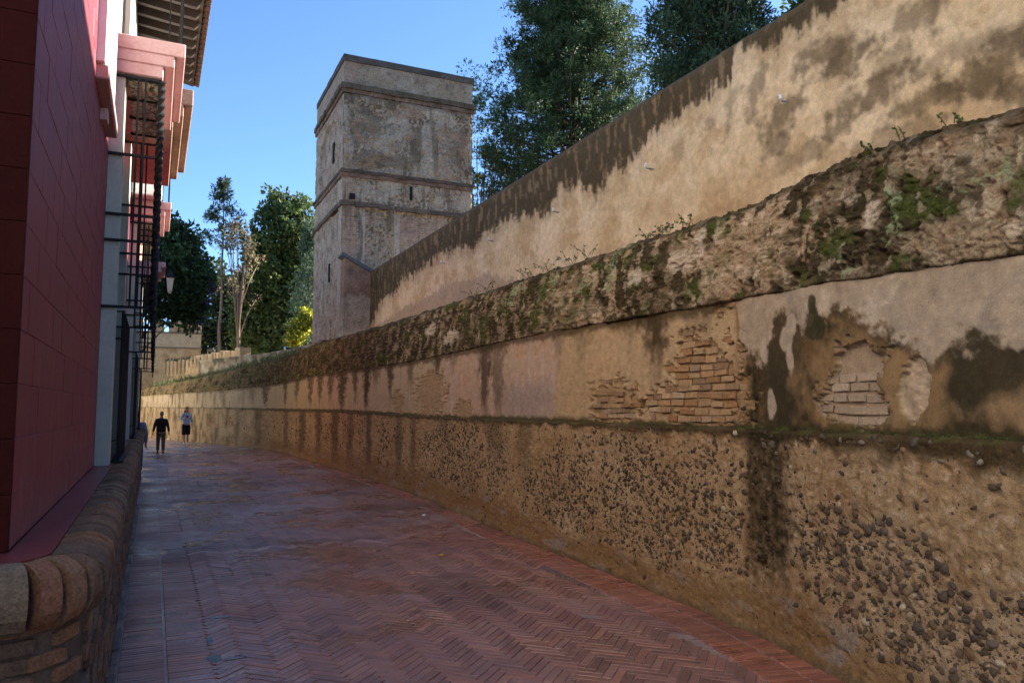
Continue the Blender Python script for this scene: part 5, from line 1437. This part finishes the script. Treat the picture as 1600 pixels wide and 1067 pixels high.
def build_vine():
    root = broadleaf('flowering_vine', 'dark flowering creeper spilling over the street end of the houses', -.75, 34.6,
                     [(.45, 34.6, 8.0, 1.1, .8, 1.3), (1.25, 34.6, 7.0, .95, .8, 1.35), (.2, 34.5, 6.2, .8, .8, 1.0), (1.3, 34.6, 5.7, .55, .5, .6), (.3, 34.6, 9.1, .6, .6, .5)],
                     50, 330, 41, (.055, .085, .036), .34, .17, 6.5, .10, .34, cat='vine', limbs=14)
    rng = np.random.default_rng(4)
    c = np.array([(2.05, 34.1, 6.7), (1.9, 34.1, 6.2), (1.75, 34.1, 5.4), (1.15, 34, 7.6)])
    P, D, own = clumps(c, np.full(len(c), .16), 16, rng)
    leaves('blossom', P, D, rng.uniform(.08, .14, len(P)), .4, np.array((.13, .045, .26)) * rng.uniform(.6, 1.4, (len(P), 1)), M_LEAF_THIN, root, seed=2)
build_vine()

def build_weeds():
    rng = np.random.default_rng(51)
    P = []; D = []; S = []
    mb = MB()
    def sprig(y, h, n, spread):
        z = float(ZT(y)) + .02
        for k in range(n):
            b = wall_pt(np.array(y + rng.normal(0, spread * .4)), np.array(z), np.array(-.22 + rng.uniform(-.06, .06))); e = b + np.array([rng.normal(-.05, .08), rng.normal(0, spread), h * rng.uniform(.5, 1)])
            m = (b + e) / 2 + np.array([0, 0, h * .12]); mb.tube([b, m, e], [.003, .0025, .0015], 4, False)
            for q in range(9):
                t = rng.uniform(.25, 1); p = b * (1 - t) ** 2 + 2 * m * t * (1 - t) + e * t * t; P.append(p); D.append(rng.normal(size=3) + (0, 0, .4)); S.append(rng.uniform(.018, .035))
    for y, h, n, sp in [(6.25, .12, 8, .18), (6.6, .10, 6, .15), (7.9, .20, 5, .10), (8.35, .16, 6, .14), (9.0, .17, 5, .16), (9.5, .14, 5, .15), (11.2, .2, 5, .2), (12.2, .15, 4, .2), (3.55, .06, 4, .06), (3.3, .09, 2, .03), (5.9, .1, 5, .1), (2.9, .05, 3, .06)]: sprig(y, h, n, sp)
    P, D, S = np.array(P), np.array(D), np.array(S)
    o = leaves('weeds', P, D, S, .36, np.array((.10, .14, .035)) * rng.uniform(.6, 1.4, (len(P), 1)), M_LEAF_THIN, None, seed=3); tag(o, 'wispy weeds sprouting along the top of the rubble wall', 'weeds', kind='stuff')
    mb.build('weed_stems', M_BARK, o)
    # grass on the wall top towards the bend
    n = 2600; y = rng.uniform(30, 52, n); z = ZT(y) + .0; b = wall_pt(y, z, -.15 - rng.uniform(0, .9, n)); d = rng.normal(size=(n, 3)) * .35; d[:, 2] = 1
    o = leaves('wall_top_grass', b, d, rng.uniform(.12, .38, n) * (1 + .5 * fbm(y * .8, y * 0, 2, 5)), .06, np.array((.19, .20, .09)) * rng.uniform(.6, 1.5, (n, 1)), M_LEAF_THIN, None, seed=4); tag(o, 'grass and low weeds growing on the far wall top', 'grass', kind='stuff')
    n = 1500; y = rng.uniform(50, 57.5, n); b = np.stack([wall_x(y) + 3.3 + rng.uniform(-.2, .4, n), y, 4.4 + rng.uniform(0, .5, n)], -1); d = rng.normal(size=(n, 3)); d[:, 2] += .5
    o = leaves('clipped_hedge', b, d, rng.uniform(.12, .25, n), .25, np.array((.10, .11, .06)) * rng.uniform(.6, 1.4, (n, 1)), M_LEAF, None, seed=6); tag(o, 'grey-green scrub along the top of the battlement wall', 'shrub', kind='stuff')
    # loose green at the wall ledge
    n = 900; y = 2.2 + 6.5 * rng.uniform(0, 1, n) ** 1.4; b = wall_pt(y, Z1(y) + .004, -.02 - rng.uniform(0, .05, n)); d = rng.normal(size=(n, 3)) * .8; d[:, 2] = 1; d[:, 0] -= .5
    keep = fbm(y * 2, y * 0, 3, 9) > .05
    o = leaves('ledge_moss', b[keep], d[keep], rng.uniform(.006, .016, keep.sum()), .35, np.array((.09, .13, .03)) * rng.uniform(.6, 1.5, (keep.sum(), 1)), M_LEAF, None, seed=7); tag(o, 'tiny moss and seedlings on the ledge of the earth wall', 'moss', kind='stuff')
build_weeds()

# ------------------------------------------------------------------ people
M_SKIN = paint('skin', (.46, .26, .18), .55, .4, 30, (.95, 1.05), 0)
def skin(name, chain, mat, parent, root=0, sub=2):
    """chain: list of (co, radius, parent_index)"""
    me = bpy.data.meshes.new(name)
    me.from_pydata([c[0] for c in chain], [(c[2], i) for i, c in enumerate(chain) if c[2] is not None], [])
    o = bpy.data.objects.new(name, me); COL.objects.link(o); o.parent = parent
    me.materials.append(mat)
    m = o.modifiers.new('skin', 'SKIN'); m.use_smooth_shade = True
    for i, c in enumerate(chain):
        v = me.skin_vertices[0].data[i]; r = c[1] if isinstance(c[1], tuple) else (c[1], c[1]); v.radius = r; v.use_root = (i == root)
    s = o.modifiers.new('sub', 'SUBSURF'); s.levels = sub; s.render_levels = sub
    return o
def cloth(name, col, rough=.9): return paint(name, col, rough, .2, 50, (.85, 1.12), .002)

def head_mesh(parent, z, look, haircol, hair):
    """head with nose, ears, eyes and mouth; faces local -Y"""
    bm = bmesh.new(); bmesh.ops.create_uvsphere(bm, u_segments=20, v_segments=14, radius=1)
    for v in bm.verts:
        x, y, zz = v.co; k = 1 - .22 * max(0, -zz) ; v.co = Vector((x * .075 * k, y * .095 * (1 - .12 * max(0, -zz)), zz * .118))
        if y < -.85 and -.25 < zz < .15 and abs(x) < .25: v.co.y -= .022 * (1 - abs(x) / .25)
        if y < -.6 and -.05 < zz < .25 and .25 < abs(x) < .5: v.co.y += .006
        if abs(x) > .93 and abs(zz) < .3 and y > -.3: v.co.x *= 1.12
    for v in bm.verts: v.co.z += z
    me = bpy.data.meshes.new('head'); bm.to_mesh(me); bm.free(); me.polygons.foreach_set('use_smooth', np.full(len(me.polygons), True)); me.materials.append(M_SKIN)
    o = bpy.data.objects.new('head', me); COL.objects.link(o); o.parent = parent
    dark = cloth('eye_dark', (.02, .015, .01), .4); lip = cloth('lip', (.3, .09, .08), .5)
    def small(nm, c, s, m):
        b2 = bmesh.new(); bmesh.ops.create_icosphere(b2, subdivisions=2, radius=1)
        for v in b2.verts: v.co = Vector((c[0] + v.co.x * s[0], c[1] + v.co.y * s[1], c[2] + v.co.z * s[2]))
        m2 = bpy.data.meshes.new(nm); b2.to_mesh(m2); b2.free(); m2.materials.append(m); q = bpy.data.objects.new(nm, m2); COL.objects.link(q); q.parent = o
    for sx in (-1, 1): small('eye', (sx * .030, -.086, z + .008), (.012, .006, .007), dark)
    small('mouth', (0, -.088, z - .055), (.022, .006, .006), lip)
    bm = bmesh.new(); bmesh.ops.create_uvsphere(bm, u_segments=20, v_segments=14, radius=1)
    for v in bm.verts:
        x, y, zz = v.co; v.co = Vector((x * .083, y * .102 + .006, zz * .122 + .008))
    dele = [f for f in bm.faces if (f.calc_center_median().y < -.02 and f.calc_center_median().z < .065) or f.calc_center_median().z < (-.05 if hair == 'short' else -.12)]
    bmesh.ops.delete(bm, geom=dele, context='FACES')
    for v in bm.verts: v.co.z += z
    me = bpy.data.meshes.new('hair'); bm.to_mesh(me); bm.free(); me.materials.append(cloth('hair_' + hair, haircol, .7)); me.polygons.foreach_set('use_smooth', np.full(len(me.polygons), True))
    h = bpy.data.objects.new('hair', me); COL.objects.link(h); h.parent = parent
    return o

def hand_fingers(chain, wi, wrist, d, side, grip=.0):
    """append palm and five fingers to a skin chain, d = direction of the hand"""
    w, d = Vector(wrist), Vector(d).normalized(); s = Vector(side).normalized(); n = d.cross(s).normalized()
    palm = len(chain); chain.append((tuple(w + d * .05), (.032, .016), wi))
    k = len(chain); chain.append((tuple(w + d * .085), (.034, .014), palm))
    for j, (off, ln) in enumerate([(-.027, .062), (-.009, .074), (.010, .070), (.027, .054)]):
        a = len(chain); p1 = w + d * (.10 + ln * .4) + s * off + n * grip * .02; chain.append((tuple(p1), .0085, k)); chain.append((tuple(p1 + d * ln * .45 + n * (.012 + grip * .04)), .0075, a))
    a = len(chain); chain.append((tuple(w + d * .05 - s * .042), .010, palm)); chain.append((tuple(w + d * .085 - s * .052 + n * .01), .008, a))

def person(kind, loc, rot, scale, label):
    root = empty('person', loc); root.rotation_euler = (0, 0, rot); root.scale = (scale,) * 3; tag(root, label, 'person')
    def T(o): o.location = (0, 0, 0); return o
    if kind == 'man':          # local -Y is forward; walking away
        step = .17
        body = [((0, 0, .95), .07, None), ((0, 0, 1.2), .07, 0), ((0, -.01, 1.40), .06, 1), ((0, -.02, 1.50), .055, 2), ((0, -.03, 1.60), .055, 3)]
        for s in (-1, 1):
            i = len(body); y = -step * s * .6
            body.append(((s * .09, 0, .90), .085, 0)); body.append(((s * .10, y * .55 - .02, .50), .058, i)); body.append(((s * .10, y, .09), .042, i + 1)); body.append(((s * .105, y - .12, .04), .035, i + 2))
            j = len(body); body.append(((s * .19, 0, 1.40), .062, 2)); body.append(((s * .265, .02 + .05 * s, 1.13), .045, j)); body.append(((s * .31, -.03 + .07 * s, .90), .03, j + 1))
            hand_fingers(body, j + 2, (s * .31, -.03 + .07 * s, .90), (s * .10, -.1, -1), (0, -1, 0) if s > 0 else (0, -1, 0), .5)
        skin('body', body, M_SKIN, root)
        dark = cloth('black_sweater', (.018, .017, .020)); grey = cloth('grey_trousers', (.10, .095, .09)); shoe = cloth('black_shoe', (.02, .018, .016), .5)
        sw = [((0, 0, .86), (.20, .15), None), ((0, 0, 1.0), (.21, .155), 0), ((0, 0, 1.2), (.21, .155), 1), ((0, .0, 1.36), (.20, .14), 2), ((0, -.01, 1.46), (.10, .09), 3), ((0, -.015, 1.52), (.07, .07), 4)]
        for s in (-1, 1):
            j = len(sw); sw.append(((s * .19, 0, 1.39), .088, 3)); sw.append(((s * .268, .02 + .05 * s, 1.13), .062, j)); sw.append(((s * .308, -.03 + .07 * s, .915), .045, j + 1))
        skin('sweater', sw, dark, root)
        tr = [((0, 0, .98), (.19, .145), None)]
        for s in (-1, 1):
            i = len(tr); y = -step * s * .6
            tr.append(((s * .088, 0, .86), (.105, .115), 0)); tr.append(((s * .10, y * .55 - .02, .50), .082, i)); tr.append(((s * .10, y, .10), .068, i + 1))
        skin('trousers', tr, grey, root)
        for s in (-1, 1):
            y = -step * s * .6; skin('shoe', [((s * .10, y + .05, .045), .045, None), ((s * .103, y - .06, .045), .046, 0), ((s * .107, y - .15, .035), .036, 1)], shoe, root)
        head_mesh(root, 1.655, 0, (.22, .215, .21), 'short')
    elif kind == 'woman':
        body = [((0, 0, .95), .06, None), ((0, 0, 1.2), .06, 0), ((0, 0, 1.36), .055, 1), ((0, 0, 1.46), .045, 2), ((0, -.02, 1.55), .048, 3)]
        st = .12
        for s in (-1, 1):
            i = len(body); y = st * s * .5
            body.append(((s * .085, 0, .90), .085, 0)); body.append(((s * .085, y * .5, .50), .055, i)); body.append(((s * .075, y + .01, .09), .035, i + 1)); body.append(((s * .08, y - .11, .035), .03, i + 2))
            j = len(body); body.append(((s * .165, 0, 1.36), .05, 2))
            if s < 0: el, wr, hd = (-.23, .03, 1.12), (-.06, -.19, 1.20), (.45, -.35, .6)
            else: el, wr, hd = (.235, .03, 1.10), (.25, -.03, .87), (.05, -.1, -1)
            body.append((el, .038, j)); body.append((wr, .027, j + 1)); hand_fingers(body, j + 2, wr, hd, (0, -1, 0) if s > 0 else (.3, 0, -1), .8)
        skin('body', body, M_SKIN, root)
        shirt = cloth('pale_blue_shirt', (.42, .50, .60)); skirt = cloth('black_culottes', (.018, .018, .02)); shoe = cloth('white_shoe', (.7, .7, .68), .6)
        sw = [((0, 0, .88), (.19, .15), None), ((0, 0, 1.02), (.185, .145), 0), ((0, 0, 1.18), (.175, .14), 1), ((0, 0, 1.33), (.175, .13), 2), ((0, 0, 1.42), (.09, .085), 3), ((0, 0, 1.465), (.06, .06), 4)]
        for s in (-1, 1):
            j = len(sw); sw.append(((s * .17, 0, 1.36), .078, 3))
            el, wr = ((-.235, .03, 1.12), (-.095, -.16, 1.185)) if s < 0 else ((.24, .03, 1.10), (.252, -.02, .92))
            sw.append((el, .058, j)); sw.append((wr, .046, j + 1))
        skin('shirt', sw, shirt, root)
        tr = [((0, 0, .99), (.145, .115), None)]
        for s in (-1, 1):
            i = len(tr); y = st * s * .5; tr.append(((s * .085, 0, .84), (.115, .125), 0)); tr.append(((s * .095, y * .6, .47), (.105, .11), i)); tr.append(((s * .095, y * .6, .42), (.105, .11), i + 1))
        skin('culottes', tr, skirt, root)
        for s in (-1, 1):
            y = st * s * .5; skin('shoe', [((s * .075, y + .04, .04), .036, None), ((s * .08, y - .05, .04), .038, 0), ((s * .083, y - .14, .03), .03, 1)], shoe, root)
        head_mesh(root, 1.60, 0, (.11, .045, .025), 'long')
        hr = [((0, .05, 1.66), .085, None), ((0, .075, 1.52), .095, 0), ((-.07, .05, 1.42), .05, 1), ((.07, .05, 1.42), .05, 1), ((-.085, -.01, 1.36), .03, 2), ((.085, -.01, 1.36), .03, 3)]
        skin('long_hair', hr, cloth('brown_hair', (.11, .045, .025), .7), root)
        pass
    else:                       # someone half hidden behind the end of the plinth
        body = [((0, 0, .95), .07, None), ((0, 0, 1.2), .07, 0), ((0, 0, 1.37), .06, 1), ((0, 0, 1.46), .05, 2), ((0, -.02, 1.55), .05, 3)]
        for s in (-1, 1):
            i = len(body); body.append(((s * .09, 0, .90), .085, 0)); body.append(((s * .10, -.02, .5), .058, i)); body.append(((s * .10, 0, .09), .042, i + 1)); body.append(((s * .105, -.12, .04), .035, i + 2))
            j = len(body); body.append(((s * .18, 0, 1.36), .06, 2)); body.append(((s * .25, .04, 1.08), .045, j)); body.append(((s * .235, -.06, .85), .03, j + 1)); hand_fingers(body, j + 2, (s * .235, -.06, .85), (0, -.2, -1), (0, -1, 0), .6)
        skin('body', body, M_SKIN, root)
        sw = [((0, 0, .90), (.20, .15), None), ((0, 0, 1.12), (.20, .15), 0), ((0, 0, 1.33), (.20, .14), 1), ((0, 0, 1.42), (.09, .08), 2), ((0, 0, 1.47), (.06, .06), 3)]
        for s in (-1, 1):
            j = len(sw); sw.append(((s * .18, 0, 1.37), .078, 2)); sw.append(((s * .252, .04, 1.08), .062, j)); sw.append(((s * .238, -.05, .88), .046, j + 1))
        skin('jacket', sw, cloth('grey_jacket', (.20, .22, .27)), root)
        tr = [((0, 0, .96), (.165, .12), None)]
        for s in (-1, 1):
            i = len(tr); tr.append(((s * .09, 0, .86), (.10, .11), 0)); tr.append(((s * .11, -.02, .5), .08, i)); tr.append(((s * .12, 0, .10), .066, i + 1))
        skin('trousers', tr, cloth('navy_trousers', (.02, .025, .10)), root)
        for s in (-1, 1): skin('shoe', [((s * .11, .05, .045), .045, None), ((s * .113, -.06, .045), .046, 0), ((s * .117, -.15, .035), .036, 1)], cloth('dark_shoe', (.02, .02, .02)), root)
        head_mesh(root, 1.61, 0, (.05, .035, .025), 'short')
    return root
person('man', (.33, 32.6, 0), math.pi + .05, .90, 'grey-haired person in black sweater and grey trousers walking away down the street')
person('woman', (1.50, 40.4, 0), .15, 1.03, 'long-haired person in pale blue shirt and black culottes looking at a phone')
person('leaner', (-.36, 22.2, 0), math.pi * .95, .96, 'person in grey jacket and navy trousers half hidden at the end of the plinth')
def build_phone():
    mp = paint('black_phone', (.02, .02, .025), .2, .5)
    o = MB().box(-.036, .036, -.005, .005, -.075, .075, .004).build('phone', mp); o.location = (1.50 + .02, 40.4 - .30, 1.31); o.rotation_euler = (-.6, 0, .15); tag(o, 'dark phone held up in front of the pale blue shirt', 'phone')
build_phone()

# ------------------------------------------------------------------ lamps and fittings
def build_fittings():
    mg = paint('lantern_glass', (.35, .36, .36), .2, .5, 5, (1, 1), 0); mw = paint('white_lamp_housing', (.75, .75, .74), .4, .5)
    r = empty('wall_lantern', (.42, 31, 6.1)); tag(r, 'dark street lantern on a wall bracket in front of the creeper', 'lantern')
    z = 5.95
    MB().tube([(.42, 31, z), (.42, 31, z + .10), (.42, 31, z + .55), (.42, 31, z + .58)], [.05, .12, .19, .19], 4, True, True).build('glass', mg, r)
    MB().tube([(.42, 31, z + .58), (.42, 31, z + .62), (.42, 31, z + .82), (.42, 31, z + .92)], [.24, .24, .07, .02], 4, True, True).build('cap', M_IRON, r)
    MB().tube([(.42, 31, z - .06), (.42, 31, z)], [.02, .07], 6).build('finial', M_IRON, r)
    for k in range(4):
        a = math.pi / 4 + k * math.pi / 2; MB().tube([(.42 + .12 * math.cos(a), 31 + .12 * math.sin(a), z + .08), (.42 + .2 * math.cos(a), 31 + .2 * math.sin(a), z + .58)], .012, 4).build('edge_bar', M_IRON, r)
    MB().tube([(-.5, 31, z + .9), (-.1, 31, z + 1.1), (.42, 31, z + .9)], .02, 6).build('bracket', M_IRON, r)
    def flood(x, y, z, yaw, pitch, lab, mat):
        f = empty('floodlight', (x, y, z)); tag(f, lab, 'floodlight', 'floodlights on the wall top')
        Mx = Matrix.Translation((x, y, z + .25)) @ Matrix.Rotation(yaw, 4, 'Z') @ Matrix.Rotation(pitch, 4, 'X')
        MB().prism([(-.16, -.12), (.16, -.12), (.10, .14), (-.10, .14)], 'x', -.19, .19).mesh('x')
        b = MB(); b.box(-.19, .19, -.06, .08, -.15, .15, .03, Mx); b.build('housing', mat, f)
        g = MB(); g.box(-.16, .16, -.072, -.061, -.12, .12, 0, Mx); g.build('lens', M_GLASS, f)
        s = MB(); s.tube([(x - .21, y, z + .25), (x - .21, y, z), (x + .21, y, z), (x + .21, y, z + .25)], .015, 5); s.build('stirrup', M_STEEL, f)
        MB().tube([(x, y, z - .6), (x, y, z)], .02, 6).build('post', M_STEEL, f)
    flood(6.35, 37.0, 4.25, .5, -.5, 'white floodlight on the wall top nearest the tower', mw)
    flood(5.75, 37.6, 4.22, .5, -.3, 'white floodlight on the wall top, left of the pair', mw)
    flood(3.2, 51.0, 5.05, -.9, .7, 'dark tilted floodlight above the merlons', M_IRON)
build_fittings()
